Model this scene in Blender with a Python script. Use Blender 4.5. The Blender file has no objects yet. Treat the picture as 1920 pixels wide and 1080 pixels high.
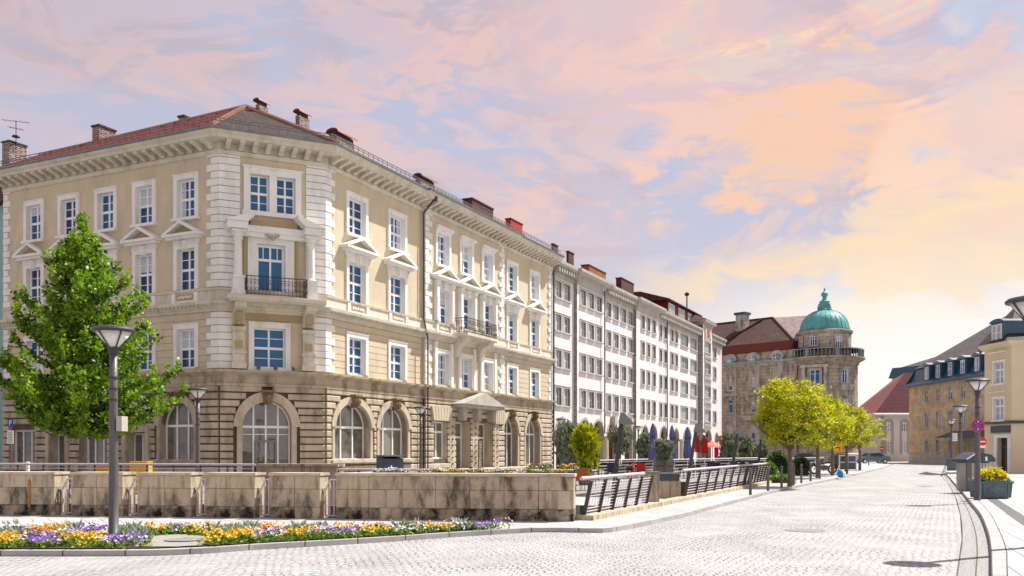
import bpy, math, random
from mathutils import Vector, Matrix
from mathutils.geometry import tessellate_polygon
random.seed(7)
F=1727.0; HZ=845.0; CX=960.0; CZ=1.7          # camera: focal (px of the 1920 px photo), horizon row, eye height
scene=bpy.context.scene; COL=scene.collection
PI=math.pi; R_=math.radians

# ------------------------------------------------------------------ helpers
def gp(px,py,z=0.0):
    d=F*(CZ-z)/(py-HZ); return ((px-CX)/F*d, d)
def at(px,d): return ((px-CX)/F*d, d)
def zt(py,d): return CZ+(HZ-py)/F*d
def norm2(a):
    l=math.hypot(*a); return (a[0]/l,a[1]/l)
class Fr:
    """a facade: s runs along it, n points out of it, z is up"""
    def __init__(f,p0,p1,z=0.0):
        f.o=p0; f.L=math.hypot(p1[0]-p0[0],p1[1]-p0[1]); f.u=norm2((p1[0]-p0[0],p1[1]-p0[1])); f.n=(f.u[1],-f.u[0]); f.z0=z
    def __call__(f,s,n,z): return (f.o[0]+f.u[0]*s+f.n[0]*n, f.o[1]+f.u[1]*s+f.n[1]*n, f.z0+z)
    def s(f,px,n=0.0):
        r=(px-CX)/F; ox=f.o[0]+f.n[0]*n; oy=f.o[1]+f.n[1]*n
        return (r*oy-ox)/(f.u[0]-r*f.u[1])
    def d(f,s,n=0.0): return f.o[1]+f.u[1]*s+f.n[1]*n
    def z(f,px,py,n=0.0): return CZ+(HZ-py)/F*f.d(f.s(px,n),n)
    def xy(f,s,n=0.0): return (f.o[0]+f.u[0]*s+f.n[0]*n, f.o[1]+f.u[1]*s+f.n[1]*n)
class Id:
    def __call__(f,x,y,z): return (x,y,z)
ID=Id()
class Rot:
    def __init__(f,x,y,z=0,a=0): f.x,f.y,f.z,f.c,f.s=x,y,z,math.cos(a),math.sin(a)
    def __call__(f,x,y,z): return (f.x+x*f.c-y*f.s, f.y+x*f.s+y*f.c, f.z+z)
class MB:
    def __init__(m,fr=ID): m.v=[];m.f=[];m.mi=[];m.uv=None;m.fr=fr;m.col=None
    def p(m,a,b,c): m.v.append(m.fr(a,b,c)); return len(m.v)-1
    def face(m,pts,k=0):
        m.f.append([m.p(*q) for q in pts]); m.mi.append(k)
    def box(m,a0,a1,b0,b1,c0,c1,k=0):
        i=[m.p(a,b,c) for c in (c0,c1) for b in (b0,b1) for a in (a0,a1)]
        for q in ((0,2,3,1),(4,5,7,6),(0,1,5,4),(2,6,7,3),(0,4,6,2),(1,3,7,5)):
            m.f.append([i[j] for j in q]); m.mi.append(k)
    def prism(m,poly,b0,b1,k=0):            # polygon in (a,c), extruded along b
        n=len(poly); A=[m.p(a,b0,c) for a,c in poly]; B=[m.p(a,b1,c) for a,c in poly]
        m.f.append(A);m.f.append(B[::-1]);m.mi+=[k,k]
        for i in range(n):
            j=(i+1)%n; m.f.append([A[i],B[i],B[j],A[j]]); m.mi.append(k)
    def prismx(m,poly,a0,a1,k=0):           # polygon in (b,c), extruded along a
        n=len(poly); A=[m.p(a0,b,c) for b,c in poly]; B=[m.p(a1,b,c) for b,c in poly]
        m.f.append(A);m.f.append(B[::-1]);m.mi+=[k,k]
        for i in range(n):
            j=(i+1)%n; m.f.append([A[i],B[i],B[j],A[j]]); m.mi.append(k)
    def prismz(m,poly,c0,c1,k=0,cap=True):
        n=len(poly); A=[m.p(a,b,c0) for a,b in poly]; B=[m.p(a,b,c1) for a,b in poly]
        if cap: m.f.append(A[::-1]);m.f.append(B);m.mi+=[k,k]
        for i in range(n):
            j=(i+1)%n; m.f.append([A[i],A[j],B[j],B[i]]); m.mi.append(k)
    def tube(m,p0,p1,r0,r1=None,n=8,k=0,cap=True):
        r1=r0 if r1 is None else r1
        p0=Vector(p0);p1=Vector(p1);d=(p1-p0)
        if d.length<1e-6: return
        d.normalize(); x=d.orthogonal().normalized(); y=d.cross(x)
        A=[];B=[]
        for i in range(n):
            t=2*PI*i/n; o=x*math.cos(t)+y*math.sin(t)
            A.append(m.p(*(p0+o*r0)));B.append(m.p(*(p1+o*r1)))
        for i in range(n):
            j=(i+1)%n; m.f.append([A[i],A[j],B[j],B[i]]); m.mi.append(k)
        if cap: m.f.append(A[::-1]);m.f.append(B);m.mi+=[k,k]
    def lathe(m,cx,cy,prof,n=16,k=0,sx=1,sy=1,a0=0,a1=2*PI):
        full=abs(a1-a0-2*PI)<1e-6; N=n if full else n+1
        rows=[[m.p(cx+sx*r*math.cos(a0+(a1-a0)*i/n),cy+sy*r*math.sin(a0+(a1-a0)*i/n),z) for i in range(N)] for r,z in prof]
        for q in range(len(prof)-1):
            for i in range(n):
                j=(i+1)%N if full else i+1
                m.f.append([rows[q][i],rows[q][j],rows[q+1][j],rows[q+1][i]]); m.mi.append(k)
        if full:
            if prof[-1][0]>1e-4: m.f.append(rows[-1]); m.mi.append(k)
            if prof[0][0]>1e-4: m.f.append(rows[0][::-1]); m.mi.append(k)
    def build(m,name,mats,parent=None,smooth=False,origin=None,**tagk):
        if not isinstance(mats,(list,tuple)): mats=[mats]
        me=bpy.data.meshes.new(name)
        o=origin or (0,0,0)
        if parent is not None and origin is None:
            o=tuple(WPOS.get(parent.name,(0,0,0)))
        vs=[(x-o[0],y-o[1],z-o[2]) for x,y,z in m.v]
        me.from_pydata(vs,[],m.f)
        for t in mats: me.materials.append(t)
        me.polygons.foreach_set('material_index',m.mi)
        if smooth: me.polygons.foreach_set('use_smooth',[True]*len(m.f))
        if m.col:
            a=me.color_attributes.new('tint','FLOAT_COLOR','CORNER')
            buf=[]
            for fi,f in enumerate(m.f):
                c=m.col[fi] if fi<len(m.col) else (1,1,1)
                buf+= [c[0],c[1],c[2],1.0]*len(f)
            a.data.foreach_set('color',buf)
        if m.uv:
            l=me.uv_layers.new(name='UVMap'); buf=[]
            for fi,f in enumerate(m.f): buf+= [q for uv in m.uv[fi] for q in uv]
            l.data.foreach_set('uv',buf)
        me.validate(); me.update()
        ob=bpy.data.objects.new(name,me); COL.objects.link(ob)
        if parent is not None:
            ob.parent=parent; WPOS[ob.name]=o
        else:
            ob.location=o; WPOS[ob.name]=o
        for a,b in tagk.items(): ob[a]=b
        return ob
WPOS={}
def thing(name,label,cat,loc=(0,0,0),group=None,**kw):
    o=bpy.data.objects.new(name,None); COL.objects.link(o); o.location=loc; o.empty_display_size=.3
    WPOS[o.name]=tuple(loc); o['label']=label; o['category']=cat
    if group: o['group']=group
    for a,b in kw.items(): o[a]=b
    return o
def tag(o,label,cat,group=None):
    o['label']=label;o['category']=cat
    if group:o['group']=group
    return o
def copy_tree(o,parent=None):
    c=o.copy(); COL.objects.link(c)
    if parent is not None: c.parent=parent
    for ch in [q for q in o.children]: copy_tree(ch,c)
    return c
def dup(root,loc,rz,label,group=None,scale=None):
    c=copy_tree(root); c.location=loc; c.rotation_euler=(0,0,rz); c['label']=label
    if group:c['group']=group
    if scale: c.scale=(scale,)*3
    return c

# ------------------------------------------------------------------ materials
MATS={}
def nmat(name):
    m=bpy.data.materials.new(name); m.use_nodes=True; nt=m.node_tree; nt.nodes.clear()
    return m,nt
class N:
    def __init__(s,nt): s.nt=nt
    def __call__(s,t,ins=None,**kw):
        n=s.nt.nodes.new(t)
        for a,b in kw.items(): setattr(n,a,b)
        if ins:
            for a,b in ins.items():
                if isinstance(b,bpy.types.NodeSocket): s.nt.links.new(b,n.inputs[a])
                else: n.inputs[a].default_value=b
        return n
def c4(c): return (c[0],c[1],c[2],1)
def mat(name,col,rough=.8,var=.15,scale=1.2,stain=None,stain_amt=0.0,stain_scale=(.8,.8,.25),bump=.2,bscale=30,metal=0.0,spec=.3,brick=None,stain_lo=.48,stain_hi=.68,emit=None,fine=.08,joint=None):
    """painted / stone / metal surface: broad tone variation + fine grain + optional stains, brick joints, bump"""
    if name in MATS: return MATS[name]
    m,nt=nmat(name); n=N(nt)
    tc=n('ShaderNodeTexCoord'); co=tc.outputs['Object']
    if brick and brick.get('uv'): co=tc.outputs['UV']
    n1=n('ShaderNodeTexNoise',{'Vector':co,'Scale':scale,'Detail':5,'Roughness':.6})
    n2=n('ShaderNodeTexNoise',{'Vector':co,'Scale':bscale,'Detail':3})
    base=n('ShaderNodeMix',{'Factor':n1.outputs['Fac'],'A':c4([c*(1-var) for c in col]),'B':c4([min(1,c*(1+var)) for c in col])},data_type='RGBA')
    # sockets by index for RGBA mix
    nt.nodes.remove(base)
    def mix(fac,a,b,bt='MIX'):
        k=nt.nodes.new('ShaderNodeMix'); k.data_type='RGBA'; k.blend_type=bt
        for sock,val in ((k.inputs[0],fac),(k.inputs[6],a),(k.inputs[7],b)):
            if isinstance(val,bpy.types.NodeSocket): nt.links.new(val,sock)
            else: sock.default_value=val if not isinstance(val,(tuple,list)) else c4(val)
        return k.outputs[2]
    mr=n('ShaderNodeMapRange',{'Value':n1.outputs['Fac'],'From Min':.3,'From Max':.7,'To Min':0.,'To Max':1.})
    c=mix(mr.outputs[0],[q*(1-var) for q in col],[min(1,q*(1+var)) for q in col])
    mr2=n('ShaderNodeMapRange',{'Value':n2.outputs['Fac'],'From Min':.3,'From Max':.7,'To Min':1-fine,'To Max':1+fine})
    c=mix(1.0,c,mr2.outputs[0],'MULTIPLY')
    if stain is not None:
        mp=n('ShaderNodeMapping',{'Vector':co,'Scale':stain_scale})
        n3=n('ShaderNodeTexNoise',{'Vector':mp.outputs[0],'Scale':2.2,'Detail':8,'Roughness':.65})
        mr3=n('ShaderNodeMapRange',{'Value':n3.outputs['Fac'],'From Min':stain_lo,'From Max':stain_hi,'To Min':0.,'To Max':stain_amt})
        c=mix(mr3.outputs[0],c,stain)
    hgt=n2.outputs['Fac']
    if brick:
        mp=n('ShaderNodeMapping',{'Vector':co,'Scale':brick.get('map',(1,1,1)),'Rotation':brick.get('rot',(0,0,0))})
        vec=mp.outputs[0]
        if brick.get('warp'):
            nz=n('ShaderNodeTexNoise',{'Vector':vec,'Scale':brick.get('wscale',3.0),'Detail':2})
            sb=n('ShaderNodeVectorMath',{0:nz.outputs['Color'],1:(.5,.5,.5)},operation='SUBTRACT')
            sc_=n('ShaderNodeVectorMath',{0:sb.outputs[0],'Scale':brick['warp']},operation='SCALE')
            ad=n('ShaderNodeVectorMath',{0:vec,1:sc_.outputs[0]},operation='ADD'); vec=ad.outputs[0]
        b=n('ShaderNodeTexBrick',{'Vector':vec,'Scale':1.0,'Mortar Size':brick['m'],'Brick Width':brick['w'],'Row Height':brick['h'],'Mortar Smooth':brick.get('ms',.3),
             'Color1':(1,1,1,1),'Color2':c4([1-brick.get('v',.2)]*3),'Mortar':(1,1,1,1)})
        b.offset=brick.get('off',.5)
        c=mix(1.0,c,b.outputs['Color'],'MULTIPLY')
        if brick.get('patch'):
            n5=n('ShaderNodeTexNoise',{'Vector':co,'Scale':brick['patch'],'Detail':4,'Roughness':.6})
            r5=n('ShaderNodeMapRange',{'Value':n5.outputs['Fac'],'From Min':.38,'From Max':.62,'To Min':.25,'To Max':1.})
            ml=n('ShaderNodeMath',{0:b.outputs['Fac'],1:r5.outputs[0]},operation='MULTIPLY'); jf=ml.outputs[0]
        else: jf=b.outputs['Fac']
        c=mix(jf,c,joint or [q*.25 for q in col])
        iv=n('ShaderNodeMath',{0:1.0,1:b.outputs['Fac']},operation='SUBTRACT')
        hh=n('ShaderNodeMath',{0:iv.outputs[0],1:hgt},operation='ADD'); hgt=hh.outputs[0]
    bp=n('ShaderNodeBump',{'Strength':bump,'Distance':.02,'Height':hgt})
    p=n('ShaderNodeBsdfPrincipled',{'Base Color':c,'Roughness':rough,'Metallic':metal,'Normal':bp.outputs[0],'Specular IOR Level':spec})
    if emit: p.inputs['Emission Color'].default_value=c4(emit[:3]); p.inputs['Emission Strength'].default_value=emit[3]
    o=n('ShaderNodeOutputMaterial',{'Surface':p.outputs[0]})
    MATS[name]=m; return m
def glassmat(name,c1,c2,rough=.04,spec=.6,scale=.9):
    m,nt=nmat(name); n=N(nt)
    tc=n('ShaderNodeTexCoord'); oi=n('ShaderNodeObjectInfo')
    ad=n('ShaderNodeVectorMath',{0:tc.outputs['Object'],1:oi.outputs['Random']},operation='ADD')
    nz=n('ShaderNodeTexNoise',{'Vector':ad.outputs[0],'Scale':scale,'Detail':2})
    w=n('ShaderNodeMath',{0:nz.outputs['Fac'],1:oi.outputs['Random']},operation='ADD')
    r=n('ShaderNodeValToRGB',{'Fac':w.outputs[0]})
    r.color_ramp.elements[0].position=.35; r.color_ramp.elements[0].color=c4(c1)
    r.color_ramp.elements[1].position=1.25 if False else 1.0; r.color_ramp.elements[1].color=c4(c2)
    nb=n('ShaderNodeTexNoise',{'Vector':ad.outputs[0],'Scale':1.6,'Detail':1})
    bp=n('ShaderNodeBump',{'Strength':.06,'Distance':.05,'Height':nb.outputs['Fac']})
    p=n('ShaderNodeBsdfPrincipled',{'Base Color':r.outputs[0],'Roughness':rough,'Specular IOR Level':spec,'Normal':bp.outputs[0]})
    n('ShaderNodeOutputMaterial',{'Surface':p.outputs[0]}); return m
def leafmat(name,c1,c2,trans=.45,scale=1.5):
    m,nt=nmat(name); n=N(nt)
    tc=n('ShaderNodeTexCoord'); at_=n('ShaderNodeVertexColor'); at_.layer_name='tint'
    nz=n('ShaderNodeTexNoise',{'Vector':tc.outputs['Object'],'Scale':scale,'Detail':3})
    sp=n('ShaderNodeSeparateColor',{0:at_.outputs['Color']})
    ad=n('ShaderNodeMath',{0:nz.outputs['Fac'],1:sp.outputs[0]},operation='ADD')
    r=n('ShaderNodeValToRGB',{'Fac':ad.outputs[0]})
    r.color_ramp.elements[0].position=.5; r.color_ramp.elements[0].color=c4(c1)
    r.color_ramp.elements[1].position=1.25 if False else 1.0; r.color_ramp.elements[1].color=c4(c2)
    d=n('ShaderNodeBsdfPrincipled',{'Base Color':r.outputs[0],'Roughness':.45,'Specular IOR Level':.35})
    t=n('ShaderNodeBsdfTranslucent',{'Color':r.outputs[0]})
    x=n('ShaderNodeMixShader',{0:trans}); nt.links.new(d.outputs[0],x.inputs[1]); nt.links.new(t.outputs[0],x.inputs[2])
    n('ShaderNodeOutputMaterial',{'Surface':x.outputs[0]}); return m

M={}
M['stucco']=mat('stucco',(.60,.51,.365),.85,.07,.5,stain=(.42,.36,.285),stain_amt=.45,bump=.08)
M['stucco_w']=mat('stucco_warm',(.42,.32,.19),.85,.1,.8)
M['trim']=mat('trim',(.79,.785,.76),.7,.05,.8,stain=(.50,.45,.40),stain_amt=.45,stain_lo=.52,bump=.08)
M['cornice']=mat('cornice_paint',(.62,.575,.48),.75,.08,.7,stain=(.30,.25,.18),stain_amt=.45,bump=.1)
M['stone']=mat('sandstone_base',(.47,.40,.30),.85,.16,.9,stain=(.10,.075,.05),stain_amt=.7,bump=.3)
M['stone2']=mat('sandstone_light',(.54,.46,.35),.85,.12,.9,stain=(.13,.09,.06),stain_amt=.5,bump=.25)
M['groove']=mat('dirty_masonry_joint',(.12,.09,.065),.95,.3,2)
M['carve']=mat('carved_stone',(.22,.15,.09),.9,.3,3.0,stain=(.05,.035,.02),stain_amt=.8,bump=.6)
M['frame']=mat('white_frame',(.84,.86,.88),.45,.03,2)
M['glass']=glassmat('window_glass',(.003,.013,.045),(.012,.10,.27))  # reflected blue sky is painted into the pane colour
M['glass_g']=glassmat('shop_glass',(.004,.008,.009),(.17,.16,.135),.02,1.0,2.6)  # reflections of houses opposite painted as dark and tan blotches
M['glass_w']=glassmat('office_glass',(.05,.08,.12),(.34,.40,.46))
M['sheer']=mat('sheer_curtain',(.50,.55,.60),.35,.12,4,spec=.5)
M['curtain']=mat('curtain',(.74,.74,.74),.9,.1,3)
M['iron']=mat('black_iron',(.02,.02,.022),.5,.2,3)
M['grey_metal']=mat('grey_metal',(.13,.12,.125),.45,.08,2,metal=.3)
M['rail_white']=mat('pale_rail',(.62,.58,.60),.4,.06,2,metal=.2)
M['rail_dark']=mat('dark_rail',(.06,.06,.066),.5,.1,2,metal=.3)
M['zinc']=mat('zinc',(.20,.21,.22),.5,.15,2,metal=.4)
M['roof_red']=mat('red_roof_tiles',(.17,.022,.018),.65,.3,.5,brick=dict(m=.02,w=.25,h=.35,v=.35,map=(1,1,1)),bump=.4,spec=.15)
M['roof_brown']=mat('brown_roof_tiles',(.10,.042,.034),.75,.25,.5,brick=dict(m=.02,w=.3,h=.4,v=.4),bump=.4,stain=(.15,.075,.055),stain_amt=.6,stain_scale=(.3,.3,.3))
M['roof_dark']=mat('dark_roof_tiles',(.06,.038,.026),.75,.3,1.0,brick=dict(m=.03,w=.3,h=.4,v=.5),bump=.5)
M['roof_grey']=mat('grey_slates',(.19,.17,.18),.6,.15,.5,brick=dict(m=.02,w=.4,h=.4,v=.3),bump=.3)
M['brickw']=mat('weathered_chimney_brick',(.50,.38,.34),.9,.2,2,brick=dict(m=.03,w=.3,h=.12,v=.4,map=(1,1,1),rot=(PI/2,0,0)),bump=.4)
M['brickd']=mat('dark_chimney_brick',(.16,.07,.07),.85,.2,2,brick=dict(m=.02,w=.3,h=.1,v=.4,rot=(PI/2,0,0)))
M['red_sheet']=mat('red_sheet_metal',(.42,.035,.03),.5,.1,1)
M['copper_cap']=mat('copper_cap',(.32,.16,.11),.35,.2,2,metal=.7)
M['white']=mat('white_render',(.72,.69,.685),.85,.04,.3,stain=(.6,.57,.56),stain_amt=.3)
M['greystone']=mat('grey_sandstone',(.45,.42,.38),.85,.12,1,stain=(.24,.21,.18),stain_amt=.5)
M['winstone']=mat('window_stone',(.50,.475,.44),.85,.1,1)
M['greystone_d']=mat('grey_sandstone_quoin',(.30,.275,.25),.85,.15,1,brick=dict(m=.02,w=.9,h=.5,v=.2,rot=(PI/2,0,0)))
M['sooty']=mat('sooty_sandstone',(.50,.435,.345),.9,.2,.7,stain=(.14,.12,.095),stain_amt=.85,stain_lo=.50,bump=.4,brick=dict(m=.02,w=1.0,h=.5,v=.25,rot=(PI/2,0,0)))
M['sooty_t']=mat('sooty_trim',(.46,.43,.38),.9,.2,1.1,stain=(.10,.09,.08),stain_amt=.85,stain_lo=.50,bump=.4)
M['verdigris']=mat('verdigris_copper',(.09,.34,.33),.5,.2,.6,stain=(.26,.52,.48),stain_amt=.6,stain_scale=(1,1,.3))
M['blue_sheet']=mat('blue_mansard_sheet',(.012,.07,.12),.4,.15,.5,spec=.6)
M['ochre']=mat('ochre_sandstone',(.62,.47,.29),.9,.2,.5,stain=(.40,.36,.30),stain_amt=.9,joint=(.34,.26,.17),brick=dict(m=.015,w=1.0,h=.5,v=.25,rot=(0,PI/2,PI/2)),bump=.3)
M['cream']=mat('cream_render',(.66,.55,.38),.85,.05,.5)
M['palewall']=mat('pale_render',(.60,.55,.54),.85,.05,.5)
M['paletrim']=mat('pale_trim',(.36,.32,.30),.85,.05,.5)
M['roof_maroon']=mat('maroon_tiles',(.15,.022,.032),.7,.15,.5,brick=dict(m=.02,w=.3,h=.35,v=.3),bump=.3)
M['teal']=mat('teal_render',(.25,.42,.40),.85,.06,.5)
M['bark']=mat('bark',(.21,.17,.13),.95,.3,6,stain=(.07,.055,.04),stain_amt=.7,stain_scale=(4,4,1),bump=.8)
M['bark_y']=mat('bark_young',(.17,.13,.11),.95,.3,6,bump=.6)
M['leaf']=leafmat('hornbeam_leaves',(.010,.042,.003),(.23,.40,.015),.38)
M['leaf_y']=leafmat('spring_maple_leaves',(.13,.19,.005),(.58,.57,.012),.45)
M['leaf_o']=leafmat('olive_leaves',(.07,.10,.055),(.26,.30,.20),.3)
M['leaf_b']=leafmat('bamboo_leaves',(.10,.17,.005),(.46,.50,.015),.4)
M['leaf_d']=leafmat('ivy_leaves',(.012,.035,.008),(.05,.12,.02),.3)
M['leaf_h']=leafmat('hedge_leaves',(.05,.12,.012),(.22,.36,.04),.4)
M['leaf_s']=leafmat('silver_foliage',(.10,.17,.09),(.42,.48,.38),.3)
M['cobble']=mat('granite_setts',(.42,.415,.405),.75,.09,.30,fine=.10,brick=dict(m=.013,w=.14,h=.20,v=.13,warp=.22,wscale=2.3,rot=(0,0,R_(6)),ms=.35,patch=.7),joint=(.09,.085,.08),bump=.5,stain=(.27,.265,.26),stain_amt=.6,stain_scale=(.35,.12,.3))
M['plaza']=mat('plaza_paving',(.31,.295,.27),.8,.1,.35,brick=dict(m=.02,w=.5,h=.5,v=.15),joint=(.2,.18,.16),bump=.2)
M['slabs']=mat('granite_slabs',(.455,.465,.465),.75,.08,.4,brick=dict(m=.012,w=.9,h=.42,v=.12,rot=(0,0,R_(-70)),ms=.2),joint=(.14,.12,.11),bump=.3)
M['slabs_l']=mat('granite_slabs_cross',(.44,.445,.44),.75,.08,.4,brick=dict(m=.014,w=.9,h=.35,v=.15,rot=(0,0,R_(60)),ms=.2,patch=.6),joint=(.13,.115,.105),bump=.3)
M['gutter']=mat('gutter_setts',(.43,.435,.43),.75,.1,.5,brick=dict(uv=1,m=.018,w=.40,h=.16,v=.18,warp=.04,ms=.3),joint=(.11,.095,.085),bump=.5)
M['drainsetts']=mat('dark_drain_setts',(.20,.195,.195),.75,.1,.5,brick=dict(uv=1,m=.03,w=.2,h=.14,v=.3,warp=.03,ms=.3),joint=(.08,.075,.07),bump=.5)
M['kerb']=mat('kerb_granite',(.42,.41,.40),.75,.1,1.5,brick=dict(uv=1,m=.015,w=1.0,h=5.,v=.15),joint=(.1,.09,.08),bump=.3)
M['soil']=mat('soil',(.06,.042,.03),.95,.3,6,bump=.8)
M['earth']=mat('far_ground',(.30,.28,.25),.9,.1,.05)
M['water']=mat('canal_water',(.012,.02,.03),.08,.2,1,bump=.2,bscale=6,spec=.6)
M['canalwall']=mat('canal_wall_stone',(.15,.12,.10),.9,.3,1,stain=(.03,.03,.03),stain_amt=.8)
M['wallstone']=mat('parapet_sandstone',(.47,.385,.275),.9,.2,1.3,stain=(.055,.043,.03),stain_amt=.88,stain_lo=.46,stain_hi=.64,stain_scale=(1.5,1.5,.6),bump=.5,bscale=45,fine=.14)
M['wallstone_b']=mat('parapet_sandstone_b',(.52,.43,.30),.9,.18,1.6,stain=(.08,.06,.04),stain_amt=.75,stain_lo=.48,stain_hi=.68,stain_scale=(2.6,2.6,.35),bump=.5,bscale=45,fine=.14)
M['mosstone']=mat('parapet_foot_stone',(.40,.33,.24),.95,.3,2.2,stain=(.012,.010,.008),stain_amt=.97,stain_lo=.40,stain_hi=.60,stain_scale=(1.3,1.3,1.3),bump=.6,bscale=45)
M['rust']=mat('rust_streak',(.36,.17,.05),.9,.2,4)
M['lamp_glass']=mat('lamp_diffuser',(.78,.77,.74),.35,.03,2,spec=.5)
M['navy']=mat('navy_cloth',(.12,.125,.30),.85,.2,3,bump=.3,bscale=12)
M['redcloth']=mat('red_cloth',(.48,.015,.02),.8,.15,3)
M['salmon']=mat('salmon_cloth',(.80,.22,.14),.85,.1,3)
M['pinkcloth']=mat('crimson_cloth',(.60,.02,.09),.85,.1,3)
M['slate_paint']=mat('slate_paint',(.05,.075,.095),.5,.1,2)
M['planter']=mat('planter_slate',(.10,.14,.165),.6,.12,2.5,stain=(.05,.07,.085),stain_amt=.5)
M['yellow']=mat('yellow_plastic',(.75,.38,.01),.45,.06,2)
M['orange']=mat('orange_plastic',(.42,.14,.05),.6,.1,3)
M['red']=mat('sign_red',(.62,.02,.025),.4,.04,2)
M['blue']=mat('sign_blue',(.02,.07,.40),.4,.04,2)
M['bblue']=mat('bright_blue_plastic',(.01,.28,.62),.35,.05,2)
M['bwhite']=mat('sign_white',(.80,.80,.80),.45,.03,2)
M['black']=mat('black_plastic',(.012,.012,.014),.4,.1,2)
M['door']=mat('dark_door',(.018,.02,.024),.3,.1,2,spec=.6)
M['wood']=mat('wood_brown',(.20,.10,.045),.7,.2,5)
M['wicker']=mat('dark_wicker',(.025,.032,.06),.8,.3,10)
M['carblue']=mat('car_blue',(.10,.17,.22),.25,.04,1,spec=.7,metal=.2)
M['carnavy']=mat('car_navy',(.02,.03,.07),.2,.04,1,spec=.7)
M['chrome']=mat('chrome',(.6,.6,.62),.2,.05,2,metal=1)
M['tan_in']=mat('arcade_plaster',(.50,.26,.10),.9,.15,1)
M['palestone']=mat('pale_column_stone',(.62,.52,.40),.85,.08,1)
M['p_y']=mat('yellow_petals',(.80,.42,.01),.6,.15,9)
M['p_o']=mat('orange_petals',(.75,.22,.01),.6,.15,9)
M['p_v']=mat('violet_petals',(.19,.06,.45),.6,.25,9)
M['p_l']=mat('lilac_petals',(.50,.36,.68),.6,.2,9)
M['p_w']=mat('white_petals',(.80,.78,.76),.6,.05,9)
M['p_m']=mat('maroon_petals',(.18,.02,.05),.6,.2,9)

# ------------------------------------------------------------------ camera, sun, sky
cam=bpy.data.cameras.new('camera'); co=bpy.data.objects.new('camera',cam); COL.objects.link(co)
co.location=(0,0,CZ); co.rotation_euler=(PI/2,0,0); cam.sensor_width=36; cam.lens=F/1920*36
cam.shift_y=(HZ-540)/1920; cam.clip_end=3000; cam.clip_start=.1; scene.camera=co
SAZ=R_(60.5); SEL=R_(54)                                   # azimuth from the view axis towards the right, elevation
sd=Vector((math.sin(SAZ)*math.cos(SEL),math.cos(SAZ)*math.cos(SEL),math.sin(SEL)))
sl=bpy.data.lights.new('sun','SUN'); sl.energy=5.0; sl.angle=R_(.5); sl.color=(1,.965,.90)
so=bpy.data.objects.new('sun',sl); COL.objects.link(so); so.rotation_euler=(-sd).to_track_quat('-Z','Y').to_euler(); so.location=(30,20,60)
w=bpy.data.worlds.new('World'); scene.world=w; w.use_nodes=True; nt=w.node_tree; nt.nodes.clear(); n=N(nt)
sky=n('ShaderNodeTexSky'); sky.sky_type='NISHITA'; sky.sun_disc=False; sky.sun_elevation=SEL; sky.sun_rotation=SAZ
tc=n('ShaderNodeTexCoord'); D=tc.outputs['Generated']
sx=n('ShaderNodeSeparateXYZ',{0:D})
def wmix(fac,a,b,bt='MIX'):
    k=nt.nodes.new('ShaderNodeMix'); k.data_type='RGBA'; k.blend_type=bt
    for sock,val in ((k.inputs[0],fac),(k.inputs[6],a),(k.inputs[7],b)):
        if isinstance(val,bpy.types.NodeSocket): nt.links.new(val,sock)
        else: sock.default_value=val if not isinstance(val,(tuple,list)) else c4(val)
    return k.outputs[2]
def wmath(op,a,b=0.0,c=0.0):
    k=n('ShaderNodeMath',operation=op)
    for i,q in enumerate((a,b,c)):
        if isinstance(q,bpy.types.NodeSocket): nt.links.new(q,k.inputs[i])
        else: k.inputs[i].default_value=q
    return k.outputs[0]
def wrange(v,a,b,c=0.,d=1.):
    k=n('ShaderNodeMapRange',{'Value':v,'From Min':a,'From Max':b,'To Min':c,'To Max':d}); k.interpolation_type='SMOOTHSTEP'; return k.outputs[0]
def wnoise(scale,loc,st,detail=6,rough=.55,dist=.6):
    mp=n('ShaderNodeMapping',{'Vector':D,'Scale':st,'Location':loc,'Rotation':(0,R_(-18),0)})
    return n('ShaderNodeTexNoise',{'Vector':mp.outputs[0],'Scale':scale,'Detail':detail,'Roughness':rough,'Distortion':dist}).outputs['Fac']
X=sx.outputs['X']; Z=sx.outputs['Z']
def mul(a,b): return wmath('MULTIPLY',a,b)
base=wmix(wrange(Z,.10,.45),(.70,.59,.61),(.54,.475,.56))
base=wmix(mul(wrange(X,.0,-.55),.6),base,(.50,.44,.47))
base=wmix(mul(wrange(X,.12,.5),wrange(Z,.26,.42)),base,(.55,.60,.72))
n1=wnoise(3.4,(1.3,.2,.7),(1,1,2.1),10,.60,.7)
n2=wnoise(8.0,(4.3,2.2,.1),(1,1,2.4),10,.62,1.0)
n3=wnoise(2.2,(7.1,3.2,2.7),(1,1,1.8),8,.55,.5)
n4=wnoise(5.0,(2.1,9.2,5.7),(1,1,2.8),9,.60,.8)
base=wmix(mul(wrange(n3,.46,.57),.7),base,(.50,.54,.70))
base=wmix(mul(wrange(n4,.51,.59),.65),base,(.62,.46,.48))
peachc=wmix(mul(wrange(X,-.1,.4),wrange(Z,.44,.15)),(.84,.56,.50),(1.0,.66,.42))
pk=wmath('ADD',mul(n1,.6),mul(n2,.4))
base=wmix(mul(wrange(pk,.485,.545),wrange(X,-.55,.15,.40,.92)),base,peachc)
base=wmix(mul(wrange(pk,.54,.59),wrange(X,-.1,.3)),base,(1.0,.72,.46))
base=wmix(mul(wrange(n2,.51,.58),.45),base,(.52,.51,.65))
base=wmix(mul(wrange(Z,.24,.05),wrange(X,-.02,.40)),base,(.96,.84,.70))
base=wmix(mul(mul(wrange(n4,.46,.58),wrange(Z,.27,.14)),wrange(X,.1,.4)),base,(1.0,.76,.50))
base=wmix(mul(wrange(Z,.23,.08),wrange(X,.05,.38)),base,(.98,.94,.90))
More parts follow.
